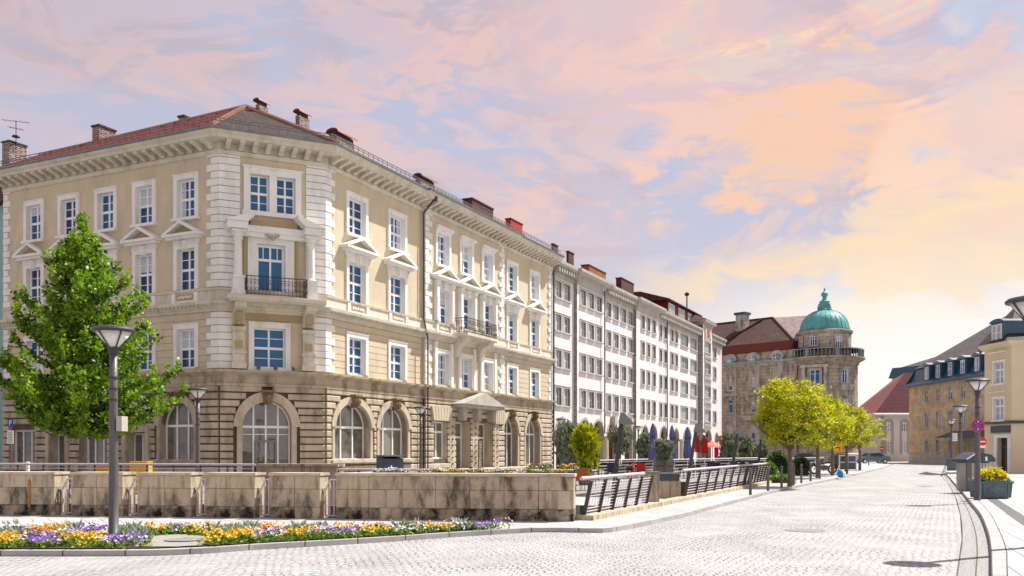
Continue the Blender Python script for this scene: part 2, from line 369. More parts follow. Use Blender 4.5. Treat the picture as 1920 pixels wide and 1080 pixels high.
def blob(cx,cz,r,sq=1.0):
    a=wmath('SUBTRACT',X,cx); b=wmath('MULTIPLY',wmath('SUBTRACT',Z,cz),sq); d_=wmath('SQRT',wmath('ADD',mul(a,a),mul(b,b)))
    d_=wmath('ADD',d_,mul(wmath('SUBTRACT',n1,.5),r*4.5)); d_=wmath('ADD',d_,mul(wmath('SUBTRACT',n2,.5),r*4.0)); return wrange(d_,r*1.1,r*.5)
base=wmix(mul(blob(.285,.325,.10,1.4),.85),base,(1.0,.60,.36))
base=wmix(mul(blob(.44,.21,.12,2.6),.6),base,(1.0,.74,.46))
base=wmix(mul(blob(.12,.395,.16,2.0),.55),base,(.88,.60,.54))
base=wmix(mul(blob(.47,.30,.10,1.6),.7),base,(.97,.66,.50))
base=wmix(mul(blob(-.37,.44,.07,1.5),.5),base,(.88,.58,.52))
base=wmix(mul(blob(.53,.40,.12,1.5),.6),base,(.55,.62,.75))
tt=wmath('SUBTRACT',Z,wmath('MULTIPLY_ADD',X,.20,.145))
tt=wmath('ADD',tt,mul(wmath('SUBTRACT',n2,.5),.12))
streak=mul(wrange(wmath('ABSOLUTE',tt),.030,.0),wrange(X,.08,.2))
base=wmix(mul(streak,.75),base,(1.0,.74,.44))
b1=n('ShaderNodeBackground',{'Color':sky.outputs[0],'Strength':.12})
b2=n('ShaderNodeBackground',{'Color':base,'Strength':.68})
mx=n('ShaderNodeMixShader',{0:.93}); nt.links.new(b1.outputs[0],mx.inputs[1]); nt.links.new(b2.outputs[0],mx.inputs[2])
n('ShaderNodeOutputWorld',{'Surface':mx.outputs[0]})
vs=scene.view_settings; vs.view_transform='Standard'; vs.look='None'; vs.exposure=0.62; vs.gamma=1; vs.use_curve_mapping=False
scene.cycles.max_bounces=6; scene.cycles.use_denoising=True

# ------------------------------------------------------------------ generic architecture
def arc_pts(c,h,zs,rz,n=16):
    """elliptic arch from left spring to right spring"""
    return [(c-h*math.cos(PI*i/n), zs+rz*math.sin(PI*i/n)) for i in range(n+1)]
def wall(mb,s0,s1,z0,z1,holes,n=0.0,depth=.35,k=0,kr=None,rev=True):
    """front face with openings; holes: (s0,s1,z0,z1) or (s0,s1,z0,zspring,'arch',rise)"""
    kr=k if kr is None else kr
    R=[]
    for h in holes:
        R.append((h[0],h[1],h[2],h[3]+(h[5] if len(h)>4 else 0)))
    xs=sorted(set([s0,s1]+[r[i] for r in R for i in (0,1) if s0<r[i]<s1]))
    zs=sorted(set([z0,z1]+[r[i] for r in R for i in (2,3) if z0<r[i]<z1]))
    for i in range(len(xs)-1):
        j=0
        while j<len(zs)-1:
            a,b=xs[i],xs[i+1]; cm=(a+b)/2
            def inside(q): 
                zc=(zs[q]+zs[q+1])/2
                return any(r[0]<cm<r[1] and r[2]<zc<r[3] for r in R)
            if inside(j): j+=1; continue
            e=j
            while e+1<len(zs)-1 and not inside(e+1): e+=1
            mb.face([(a,n,zs[j]),(b,n,zs[j]),(b,n,zs[e+1]),(a,n,zs[e+1])],k)
            j=e+1
    for h,r in zip(holes,R):
        a,b,c,d=r
        if len(h)>4:
            zsx=h[3]; pts=arc_pts((a+b)/2,(b-a)/2,zsx,h[5])
            for i in range(len(pts)-1):
                p,q=pts[i],pts[i+1]
                mb.face([(p[0],n,p[1]),(q[0],n,q[1]),(q[0],n,d),(p[0],n,d)],k)
                if rev: mb.face([(p[0],n,p[1]),(p[0],n-depth,p[1]),(q[0],n-depth,q[1]),(q[0],n,q[1])],kr)
            top=zsx
        else:
            top=d
            if rev: mb.face([(a,n,d),(a,n-depth,d),(b,n-depth,d),(b,n,d)],kr)
        if rev:
            mb.face([(a,n,c),(a,n-depth,c),(a,n-depth,top),(a,n,top)],kr)
            mb.face([(b,n,c),(b,n,top),(b,n-depth,top),(b,n-depth,c)],kr)
            mb.face([(a,n,c),(b,n,c),(b,n-depth,c),(a,n-depth,c)],kr)
def sweep(mb,path,prof,k=0,closed=False):
    """sweep profile (n,z) along plan polyline with mitred corners; n is outwards (right-hand side)"""
    N_=len(path); segs=[norm2((path[i+1][0]-path[i][0],path[i+1][1]-path[i][1])) for i in range(N_-1)]
    nr=[(u[1],-u[0]) for u in segs]; rows=[]
    for i in range(N_):
        a=nr[max(0,i-1)]; b=nr[min(N_-2,i)]
        dd=1+a[0]*b[0]+a[1]*b[1]; m=((a[0]+b[0])/dd,(a[1]+b[1])/dd)
        rows.append([mb.p(path[i][0]+m[0]*q[0],path[i][1]+m[1]*q[0],q[1]) for q in prof])
    P_=len(prof)
    for i in range(N_-1):
        for j in range(P_-1 if not closed else P_):
            jj=(j+1)%P_
            mb.f.append([rows[i][j],rows[i+1][j],rows[i+1][jj],rows[i][jj]]); mb.mi.append(k)
    mb.f.append(rows[0][:]); mb.f.append(rows[-1][::-1]); mb.mi+=[k,k]
WR=random.Random(17)
def window(par,fr,c,z0,z1,w,n=0.0,rec=.22,cols=2,rows=(.25,.5,.75),main=.5,sur=.22,sp=.10,gm='glass',sill=True,sm='trim',arch=0,fw=.07,hood=None,name='window',sill_h=.14,frame_m='frame',blind=0):
    """frame+muntins mesh (part) with pane and surround sub-parts. rows: relative heights of bars; main: thick transom"""
    a,b=c-w/2,c+w/2; nf=n-rec
    m=MB(fr)
    if arch:
        zs=z1; pts=arc_pts(c,w/2,zs,arch); inn=arc_pts(c,w/2-fw,zs,arch-fw)
        for i in range(len(pts)-1):
            p,q,r,s=pts[i],pts[i+1],inn[i+1],inn[i]
            m.prism([p,q,r,s],nf-.03,nf+.04)
        m.box(a,a+fw,nf-.03,nf+.04,z0,zs); m.box(b-fw,b,nf-.03,nf+.04,z0,zs)
    else:
        m.box(a,a+fw,nf-.03,nf+.04,z0,z1); m.box(b-fw,b,nf-.03,nf+.04,z0,z1)
        m.box(a+fw,b-fw,nf-.03,nf+.04,z1-fw,z1)
    m.box(a+fw,b-fw,nf-.03,nf+.04,z0,z0+fw)
    H=z1-z0
    for i in range(1,cols):
        x=a+w*i/cols; hw=.045 if cols==2 else .04
        top=z1-fw
        if arch: top=z1+arch*math.sqrt(max(0,1-((x-c)/(w/2))**2))-fw*.5
        m.box(x-hw,x+hw,nf-.02,nf+.05,z0+fw,top)
    zm=z0+H*main if main else None
    if arch: zm=z1
    if zm: m.box(a+fw,b-fw,nf-.022,nf+.055,zm-.06,zm+.06)
    for r in rows:
        zr=z0+H*r
        if zm and abs(zr-zm)<.1: continue
        m.box(a+fw,b-fw,nf-.015,nf+.03,zr-.018,zr+.018)
    W=m.build(name,M[frame_m],par)
    g=MB(fr)
    if arch:
        zs=z1; pts=arc_pts(c,w/2,zs,arch)
        g.f.append([g.p(a,nf-.01,z0),g.p(b,nf-.01,z0)]+[g.p(x,nf-.01,z) for x,z in pts[::-1]]); g.mi.append(0)
    else: g.face([(a,nf-.01,z0),(b,nf-.01,z0),(b,nf-.01,z1),(a,nf-.01,z1)])
    if blind:
        zb=z1-H*blind
        g.face([(a+fw,nf-.004,zb),(b-fw,nf-.004,zb),(b-fw,nf-.004,z1-fw),(a+fw,nf-.004,z1-fw)],1)
    if gm=='glass' and not arch and not blind:
        rr=WR.random(); x0_,x1_=a+fw,b-fw; yv=nf-.004
        if rr<.30:
            dw_=(x1_-x0_)*WR.uniform(.16,.30)
            for (q0_,q1_) in ((x0_,x0_+dw_),(x1_-dw_,x1_)): g.face([(q0_,yv,z0+fw),(q1_,yv,z0+fw),(q1_,yv,z1-fw),(q0_,yv,z1-fw)],1)
        elif rr<.42: zb=z1-H*WR.uniform(.2,.5); g.face([(x0_,yv,zb),(x1_,yv,zb),(x1_,yv,z1-fw),(x0_,yv,z1-fw)],1)
        elif rr<.52: zb=z0+H*.45; g.face([(x0_,yv,z0+fw),(x1_,yv,z0+fw),(x1_,yv,zb),(x0_,yv,zb)],1)
    g.build('pane',[M[gm],M['sheer']],W)
    if sur:
        q=MB(fr)
        if arch:
            po=arc_pts(c,w/2+sur,z1,arch+sur)
            for i in range(len(pts)-1): q.prism([po[i],po[i+1],pts[i+1],pts[i]],n-rec,n+sp)
            q.box(a-sur*.6,a,n-rec,n+sp*.6,z0,z1); q.box(b,b+sur*.6,n-rec,n+sp*.6,z0,z1)
        else:
            q.box(a-sur,a,nf+.04,n+sp,z0,z1+sur); q.box(b,b+sur,nf+.04,n+sp,z0,z1+sur)
            q.box(a,b,nf+.04,n+sp,z1,z1+sur)
            q.box(a-sur-.03,b+sur+.03,n+.001,n+sp+.04,z1+sur,z1+sur+.05)
        if sill: q.box(a-sur-.05,b+sur+.05,nf+.04,n+sp+.12,z0-sill_h,z0)
        q.build('surround',M[sm],W)
    return W
def pediment(par,fr,c,w,z0,h,n,proj,name='pediment',mt='trim',tym='stucco_w'):
    m=MB(fr); a,b=c-w/2,c+w/2; t=.15
    m.box(a,b,n,n+proj,z0,z0+.13); m.box(a+.12,b-.12,n,n+proj*.7,z0-.12,z0)
    zt_=z0+h
    m.prism([(a-.02,z0+.132),(a+.28,z0+.132),(c,zt_-.14),(c,zt_)],n,n+proj+.01)
    m.prism([(b+.02,z0+.132),(c,zt_+.001),(c,zt_-.141),(b-.28,z0+.132)],n,n+proj+.008)
    o=m.build(name,M[mt],par)
    g=MB(fr); g.prism([(a+.3,z0+.13),(b-.3,z0+.13),(c,zt_-.15)],n,n+proj*.35)
    g.box(c-.35,c+.35,n,n+proj*.5,z0+.14,z0+.26)
    g.build('tympanum',M[tym],o)
    return o
def quoins(mb,fr_side,s,dirn,z0,z1,n,wl=.75,ws=.5,h=.36,gap=.035,proj=.09):
    z=z0;i=0
    while z<z1-.05:
        wd=wl if i%2==0 else ws; zz=min(z+h,z1)
        a,b=(s,s+wd) if dirn>0 else (s-wd,s)
        pr=proj if i%2==0 else proj*.8
        mb.box(a,b,n,n+pr,z+gap/2,zz-gap/2)
        z+=h;i+=1
def courses(mb,s0,s1,z0,z1,h,gap,n,proj,holes,k=0,k2=None,bev=.04):
    """horizontal masonry courses standing proud of the wall, cut round the openings"""
    nc=max(1,round((z1-z0)/h)); hh=(z1-z0)/nc
    for i in range(nc):
        za=z0+i*hh+gap/2; zb=z0+(i+1)*hh-gap/2; zm=(za+zb)/2
        cuts=[]
        for H in holes:
            if len(H)>4:
                cx=(H[0]+H[1])/2; hw=(H[1]-H[0])/2+H[6]
                rz=H[5]+H[6]
                if zm<H[2]: continue
                if zb<=H[3]: cuts.append((H[0]-.02,H[1]+.02) if H[7] else (cx-hw,cx+hw))
                elif za<H[3]+rz:
                    zq=max(0,(za-H[3]))/rz
                    if zq<1:
                        x=hw*math.sqrt(1-zq*zq); cuts.append((cx-x,cx+x))
            elif H[2]<zm<H[3] or (zb>H[2] and za<H[3]): cuts.append((H[0],H[1]))
        cuts.sort(); x=s0
        for c in cuts+[(s1,s1)]:
            if c[0]-x>.06:
                a,b=x,min(c[0],s1)
                # chamfered block
                mb.prismx([(n,za),(n+proj-bev,za),(n+proj,za+bev),(n+proj,zb-bev),(n+proj-bev,zb),(n,zb)],a,b,k if (i%3 or k2 is None) else k2)
            x=max(x,c[1])
            if x>=s1: break
def balusters(mb,fr_pts,z0,z1,step=.13,r=.012,curl=True):
    """iron railing along list of 3-D points in the frame coordinates (s,n)"""
    for (a,b) in zip(fr_pts[:-1],fr_pts[1:]):
        L_=math.hypot(b[0]-a[0],b[1]-a[1]); nn=max(1,int(L_/step))
        for zz,rr in ((z0+.06,.014),(z1,.022),(z1-.16,.012)):
            mb.tube((a[0],a[1],zz),(b[0],b[1],zz),rr,n=5)
        for i in range(nn+1):
            t=i/nn; x=a[0]+(b[0]-a[0])*t; y=a[1]+(b[1]-a[1])*t
            mb.tube((x,y,z0),(x,y,z1),r,n=4,cap=False)
            if curl and i<nn:
                cx=a[0]+(b[0]-a[0])*(t+.5/nn); cy=a[1]+(b[1]-a[1])*(t+.5/nn)
                ux,uy=(b[0]-a[0])/L_,(b[1]-a[1])/L_
                for zc,rc in ((z0+.28,step*.45),(z1-.30,step*.45)):
                    for q in range(6):
                        t0,t1=q*PI/3,(q+1)*PI/3
                        mb.tube((cx+ux*rc*math.cos(t0),cy+uy*rc*math.cos(t0),zc+rc*math.sin(t0)),(cx+ux*rc*math.cos(t1),cy+uy*rc*math.cos(t1),zc+rc*math.sin(t1)),.009,n=4,cap=False)

# ------------------------------------------------------------------ cream corner building
A=at(411,43.84); B=at(609,46.0); E=at(1034,72.0); L28=at(28,50.2)
FR=Fr(B,E); FC=Fr(A,B); FL=Fr(L28,A)
LS0=FL.s(8.5); LE=FL.xy(LS0)
LL=FL.L; RL=FR.L; CL=FC.L
bld=thing('corner_building','cream corner building with white quoins, bracketed cornice and rusticated arched ground floor','building',(B[0],B[1],0))
WT=15.95; S0=5.5
Rc=[2.7,6.6,11.5,14.5,17.5,21.6,25.5]; Lc=[1.6,4.3,7.05,9.75,12.55]
MS0,MS1,MP=9.35,19.95,.16
def nR(s): return MP if MS0<s<MS1 else 0.0
h3=(13.0,14.88); h2=(9.5,11.5); h1=(5.72,7.6)
# upper walls
m=MB(FR)
def hs(cs,w,lv): return [(c-w/2-.03,c+w/2+.03,l[0]-.02,l[1]+.03) for c in cs for l in lv]
wall(m,0,MS0,S0,WT,hs(Rc[:2],1.5,(h1,h2,h3)),0,.4)
wall(m,MS0,MS1,S0,WT,hs(Rc[2:5],1.4,(h1,h2,h3)),MP,.5)
wall(m,MS1,RL,S0,WT,hs(Rc[5:],1.45,(h1,h2,h3)),0,.4)
m.face([(MS0,0,S0),(MS0,MP,S0),(MS0,MP,WT),(MS0,0,WT)]); m.face([(MS1,0,S0),(MS1,MP,S0),(MS1,MP,WT),(MS1,0,WT)])
m.fr=FL; wall(m,LS0,LL,S0,WT,hs(Lc,1.15,(h1,h2,h3)),0,.4)
m.fr=FC
cw=[(1.42,2.32,13.3,15.05),(2.68,3.58,13.3,15.05),(1.72,3.12,9.1,11.75),(1.58,3.12,5.72,7.65)]
wall(m,0,CL,S0,WT,[(a-.02,b+.02,c-.02,d+.02) for a,b,c,d in cw],0,.4)
# rear and end walls (solid)
m.fr=ID
Er=FR.xy(RL,-11); Lr=FL.xy(LS0,-11); K=FR.xy(5,-11)
for p,q in ((E,Er),(Er,FR.xy(8,-11)),(FR.xy(8,-11),FL.xy(9,-11)),(FL.xy(9,-11),Lr),(Lr,LE)):
    m.face([(p[0],p[1],0),(q[0],q[1],0),(q[0],q[1],WT+.9),(p[0],p[1],WT+.9)])
m.build('wall',M['stucco'],bld)
# ground floor openings
gR=[(.72,3.87,1.2,2.92,'a',1.25,.34,0),(4.72,7.66,1.2,2.92,'a',1.25,.34,0)]
gM=[(10.25,12.0,1.2,3.5),(13.0,15.0,.05,3.55),(16.1,18.2,.05,3.55)]
gR3=[(20.0,22.5,.35,2.92,'a',1.25,.32,0),(23.8,26.45,.35,2.92,'a',1.25,.32,0)]
gC=[(1.05,3.40,.05,2.86,'a',1.28,.42,0)]
gL=[(-.35,1.75,.95,2.86),(2.95,4.15,.1,2.6),(5.3,7.2,.95,2.8),(8.6,9.9,.1,2.6),(10.85,13.1,1.15,2.92,'a',1.2,.35,0)]
m=MB(FR)
st=lambda H:[h[:6] for h in H]
wall(m,0,MS0,-.5,S0,st(gR),0,.42,0,1); wall(m,MS0,MS1,-.5,S0,st(gM),MP,1.0,0,1); wall(m,MS1,RL,-.5,S0,st(gR3),0,.5,0,1)
m.face([(MS0,0,0),(MS0,MP,0),(MS0,MP,S0),(MS0,0,S0)]); m.face([(MS1,0,0),(MS1,MP,0),(MS1,MP,S0),(MS1,0,S0)])
m.fr=FC; wall(m,0,CL,-.5,S0,st(gC),0,.42,0,1)
m.fr=FL; wall(m,LS0,LL,-.5,S0,st(gL),0,.42,0,1)
m.build('ground_floor_wall',[M['groove'],M['stone2']],bld)
m=MB(FR)
ZC=4.86
courses(m,.03,MS0-.15,.6,ZC,.36,.065,0,.13,gR,0,1); courses(m,MS0+.02,MS1-.02,.6,ZC,.36,.065,MP,.11,gM,0,1); courses(m,MS1+.05,RL,.6,ZC,.36,.065,0,.13,gR3,0,1)
m.fr=FC; courses(m,.03,CL-.03,.6,ZC,.36,.065,0,.13,gC,0,1)
m.fr=FL; courses(m,LS0,LL-.03,.6,ZC,.36,.065,0,.13,gL,0,1)
m.build('rusticated_courses',[M['stone'],M['stone2']],bld)
PATH=[FL.xy(LS0),A,B,FR.xy(MS0),FR.xy(MS0,MP),FR.xy(MS1,MP),FR.xy(MS1),E]
m=MB()
sweep(m,PATH,[(0,.0),(.2,.0),(.2,.5),(.13,.58),(0,.58)])
m.build('plinth',M['stone'],bld)
m=MB()
sweep(m,PATH,[(0,4.80),(.16,4.80),(.18,4.93),(.10,4.95),(.10,5.28),(.22,5.36),(.42,5.46),(.44,5.56),(0,5.60)])
m.build('stone_cornice',M['stone'],bld)
# belt cornice with parapet band
m=MB()
sweep(m,PATH,[(0,8.35),(.10,8.35),(.12,8.45),(.22,8.50),(.24,8.60),(.48,8.66),(.50,8.80),(.12,8.84),(.10,9.36),(.16,9.36),(.18,9.46),(0,9.48)])
for fr,s0,s1,nn in ((FL,LS0+.3,LL-.1,0),(FR,.15,MS0,0),(FR,MS1+.15,RL-.1,0)):
    m.fr=fr; x=s0
    while x<s1: m.box(x,x+.12,nn+.2,nn+.40,8.56,8.66); x+=.26
m.build('belt_cornice',M['cornice'],bld)
m=MB(FR)          # white pedestals and panels below the second-floor windows
def panel(fr,c,w,n):
    m=MB(fr)
    m.box(c-w/2-.22,c-w/2+.02,n+.1,n+.17,8.86,9.34); m.box(c+w/2-.02,c+w/2+.22,n+.1,n+.17,8.86,9.34)
    m.box(c-w/2+.02,c+w/2-.02,n+.1,n+.165,8.86,8.94)
    m.build('parapet_pedestal',M['trim'],bld)
for c in Rc: panel(FR,c,1.5,nR(c))
for c in Lc: panel(FL,c,1.25,0)
for c in Rc:
    m=MB(FR)
    m.box(c-.65,c+.65,nR(c)+.1,nR(c)+.115,8.98,9.28,0)
    for q in range(7): m.lathe(0,0,[(0,0)],3) if 0 else m.box(c-.5+q*.15,c-.42+q*.15,nR(c)+.115,nR(c)+.15,9.06+.03*(q%2),9.18+.03*(q%2),1)
    m.build('parapet_relief',[M['stucco_w'],M['trim']],bld)
for c in Lc:
    m=MB(FL)
    m.box(c-.52,c+.52,.1,.115,8.98,9.28,0)
    for q in range(6): m.box(c-.42+q*.15,c-.34+q*.15,.115,.15,9.06+.03*(q%2),9.18+.03*(q%2),1)
    m.build('parapet_relief',[M['stucco_w'],M['trim']],bld)
# first-floor grooved courses
def holesw(cs,w): return [(c-w/2-.24,c+w/2+.24,5.4,7.95) for c in cs]
m=MB(FR)
courses(m,.5,MS0-.1,S0+.08,8.35,.345,.03,0,.035,holesw(Rc[:2],1.5),0,None,.004); m.build('grooved_wall_panel',M['stucco'],bld); m=MB(FR)
courses(m,MS1+.4,RL-.4,S0+.08,8.35,.345,.03,0,.035,holesw(Rc[5:],1.45),0,None,.004); m.build('grooved_wall_panel',M['stucco'],bld); m=MB(FL)
courses(m,LS0+.3,LL-.5,S0+.08,8.35,.345,.03,0,.035,holesw(Lc,1.15),0,None,.004)
m.build('grooved_wall_panel',M['stucco'],bld)
# quoins
def qcol(fr,s,dr,z0,z1,n,*a,**k):
    m=MB(fr); quoins(m,fr,s,dr,z0,z1,n,*a,**k); m.build('quoin_column',M['trim'],bld)
for z0,z1 in ((5.62,8.33),(9.5,WT-.12)):
    g=.345; wq=.98 if z0>9 else .80
    qcol(FL,LL+.03,-1,z0,z1,0,h=g); qcol(FL,LS0,1,z0,z1,0,.55,.35,h=g)
    qcol(FC,-.03,1,z0,z1,0,wq,wq,h=g,proj=.095); qcol(FC,CL+.03,-1,z0,z1,0,wq,wq,h=g,proj=.095)
    qcol(FR,-.03,1,z0,z1,0,h=g)
    qcol(FR,MS0,1,z0,z1,MP,.75,.45,h=g); qcol(FR,MS1,-1,z0,z1,MP,.75,.45,h=g); qcol(FR,RL,-1,z0,z1,0,.75,.5,h=g)
# main cornice
m=MB()
sweep(m,PATH,[(0,15.800),(.10,15.826),(.14,15.919),(.16,16.011),(.06,16.038),(.06,16.368),(.86,16.381),(.88,16.526),(.98,16.579),(1.02,16.698),(.2,16.744),(0,16.744)])
m.build('main_cornice',M['cornice'],bld)
def bracket_row(m,fr,s0,s1,n,step=.62):
    k=max(1,round((s1-s0)/step)); st_=(s1-s0)/k
    for i in range(k+1):
        s=s0+i*st_
        m.fr=fr
        m.prismx([(n+.05,16.038),(n+.18,16.051),(n+.30,16.130),(n+.62,16.222),(n+.80,16.275),(n+.82,16.374),(n+.05,16.374)],s-.11,s+.11)
for a_ in ((FL,LS0+.2,LL-.35,0),(FC,.35,CL-.35,0,.62),(FR,.4,MS0-.2,0),(FR,MS0+.3,MS1-.3,MP),(FR,MS1+.3,RL-.2,0)):
    m=MB(); bracket_row(m,*a_); m.build('bracket_row',M['cornice'],bld)
m=MB()
sweep(m,PATH,[(1.0,16.70),(1.12,16.70),(1.14,16.80),(1.0,16.82)],closed=True)
m.build('gutter',M['zinc'],bld)
# windows
random.seed(3)
for i,c in enumerate(Rc):
    w_=1.5 if i<2 else (1.4 if i<5 else 1.45); n0=nR(c)
    window(bld,FR,c,h3[0],h3[1],w_,n0); 
    window(bld,FR,c,h2[0],h2[1],w_,n0,sill=False,blind=(0,.0,.0,.0,.0,.25,0)[i]); window(bld,FR,c,h1[0],h1[1],w_,n0,sill=False)
    pediment(bld,FR,c,2.9 if i not in(2,3,4) else 2.75,12.12,.74,n0,.5)
for i,c in enumerate(Lc):
    window(bld,FL,c,h3[0],h3[1],1.15,0); window(bld,FL,c,h2[0],h2[1],1.15,0,sill=False); window(bld,FL,c,h1[0],h1[1],1.15,0,sill=False,blind=.5 if i==4 else 0)
    pediment(bld,FL,c,2.35,12.05,.74,0,.5)
for i,c in enumerate(Rc):         # friezes, keystones and small hoods over windows
    n0=nR(c); m=MB(FR)
    m.box(c-1.05,c+1.05,n0,n0+.09,11.78,12.0); m.box(c-.16,c+.16,n0+.06,n0+.20,11.45,11.98); m.box(c-.09,c+.09,n0+.1,n0+.27,11.55,11.9)
    if 2<=i<=4:
        m.box(c-.98,c+.98,n0,n0+.30,15.18,15.30); m.box(c-.9,c+.9,n0,n0+.2,15.08,15.18)
        for q in (-1,1):
            m.box(c+q*.93-.13,c+q*.93+.13,n0+.01,n0+.26,9.5,11.75); m.box(c+q*.93-.18,c+q*.93+.18,n0+.01,n0+.31,11.72,11.98); m.box(c+q*.93-.18,c+q*.93+.18,n0+.01,n0+.31,9.5,9.68)
    m.build('window_frieze',M['trim'],bld)
for c in Rc[2:5]:
    for q in (-1,1):
        m=MB(FR); m.box(c+q*.98-.16,c+q*.98+.16,MP+.01,MP+.16,5.62,8.3); m.build('pilaster',M['trim'],bld)
for c in Lc:
    m=MB(FL); m.box(c-.85,c+.85,0,.09,11.75,11.93); m.box(c-.14,c+.14,.06,.20,11.42,11.9); m.box(c-.08,c+.08,.1,.26,11.5,11.84)
    m.build('window_frieze',M['trim'],bld)
# corner bay upper windows
M['glass_c']=glassmat('corner_glass',(.004,.04,.14),(.015,.13,.30),.04,.4)  # pane colour again carries a painted blue-sky reflection
window(bld,FC,1.87,13.3,15.05,.9,sur=0,gm='glass_c'); window(bld,FC,3.13,13.3,15.05,.9,sur=0,gm='glass_c')
m=MB(FC)
m.box(1.12,1.41,-.2,.14,13.1,15.06); m.box(2.33,2.67,-.2,.14,13.1,15.06); m.box(3.59,3.88,-.2,.14,13.1,15.06); m.box(1.12,3.88,-.2,.14,15.06,15.36); m.box(1.05,3.95,0,.2,15.36,15.44); m.box(1.05,3.95,-.2,.2,13.06,13.28)
m.build('paired_window_surround',M['trim'],bld)
dw=window(bld,FC,2.42,9.1,11.72,1.36,gm='glass_c',sur=.44,cols=2,rows=(),main=.72,sill=False,name='balcony_door',fw=.12)
m=MB(FC)
for x in (-.17,.17): m.box(2.42+x*2-.02,2.42+x*2+.02,-.23,-.17,11.0,11.65)
m.build('door_bars',M['frame'],dw)
window(bld,FC,2.35,5.72,7.65,1.52,gm='glass_c',sur=.24,cols=2,rows=(.25,.75),main=.5,sill=True)
m=MB(FC)    # columns, broken pediment, frieze
for c in (.80,4.27):
    m.box(c-.30,c+.30,0,.80,9.08,9.30); m.box(c-.26,c+.26,.0,.74,9.30,9.92); m.box(c-.30,c+.30,0,.80,9.90,10.0)
    m.lathe(c,.45,[(.24,10.0),(.24,10.07),(.20,10.12),(.19,10.6),(.17,11.65),(.17,11.7)],14)
    m.lathe(c,.45,[(.18,11.7),(.25,11.8),(.20,11.86),(.29,12.0),(.29,12.07)],12)
    m.box(c-.32,c+.32,.1,.80,12.07,12.18)
m.box(.5,4.57,.0,.35,11.98,12.2)
m.box(1.15,3.9,.0,.42,12.2,12.5)
for s_,d_ in ((.25,1),(4.82,-1)):
    m.box(min(s_,s_+d_*.95),max(s_,s_+d_*.95),0,.95,12.2,12.52)
    m.prism([(s_-d_*.08,12.53),(s_+d_*1.30,13.08),(s_+d_*1.30,12.90),(s_+d_*.9,12.53)][::d_],0,1.02)
m.build('columned_bay',M['trim'],bld,smooth=False)
m=MB(FC); m.box(1.4,3.65,.0,.30,12.52,12.80); m.box(1.12,1.26,0.01,.1,9.5,12.0); m.box(3.58,3.72,0.01,.1,9.5,12.0)
m.build('bay_panels',M['stucco_w'],bld)
m=MB(FC)   # eagle-like relief over the balcony door
for x,z,a in ((2.42,12.0,.13),(2.25,12.06,.09),(2.59,12.06,.09),(2.12,12.12,.06),(2.72,12.12,.06)):
    m.lathe(x,.38,[(.01,z-a*1.4),(a,z-a*.3),(a*.7,z+a*.6),(.01,z+a)],8)
m.build('door_relief',M['greystone'],bld)
m=MB(FC)   # balcony slab + consoles
m.box(.30,4.78,.0,1.15,8.74,8.82); m.box(.22,4.86,.0,1.22,8.82,8.98); m.box(.30,4.78,.0,1.1,8.98,9.06)
for c in (.86,4.2):
    m.prismx([(0,7.7),(.30,7.75),(.36,8.1),(.5,8.35),(.95,8.5),(1.0,8.74),(0,8.74)],c-.27,c+.27)
    m.box(c-.33,c+.33,0,.42,7.45,7.62); m.box(c-.28,c+.28,0,.30,5.75,7.45); m.box(c-.34,c+.34,0,.38,5.62,5.9); m.box(c-.34,c+.34,0,.36,6.35,6.48)
m.build('corner_balcony',M['cornice'],bld)
m=MB(FC)
for c in (.86,4.2):
    m.box(c-.18,c+.18,.30,.34,6.6,6.95); m.box(c-.18,c+.18,.52,.60,7.9,8.3); m.box(c-.13,c+.13,.38,.56,7.72,7.9)
m.box(1.15,3.9,.01,.05,8.0,8.7)
m.build('console_reliefs',M['stucco_w'],bld)
m=MB(FC); balusters(m,[(1.12,.35),(1.12,1.1),(3.95,1.1),(3.95,.35)],9.06,9.95,.17)
m.build('balcony_railing',M['iron'],bld)
# middle balcony on the long side
m=MB(FR); s0,s1=12.55,16.65
m.box(s0,s1,MP,MP+1.15,8.74,8.82); m.box(s0-.06,s1+.06,MP,MP+1.22,8.82,9.0)
for c in (13.0,16.1): m.prismx([(MP,7.5),(MP+.30,7.6),(MP+.42,8.1),(MP+.6,8.35),(MP+1.0,8.5),(MP+1.05,8.74),(MP,8.74)],c-.32,c+.32)
m.build('street_balcony',M['cornice'],bld)
m=MB(FR); balusters(m,[(s0,MP+.2),(s0,MP+1.12),(s1,MP+1.12),(s1,MP+.2)],9.0,9.92,.17)
m.build('street_balcony_railing',M['iron'],bld)
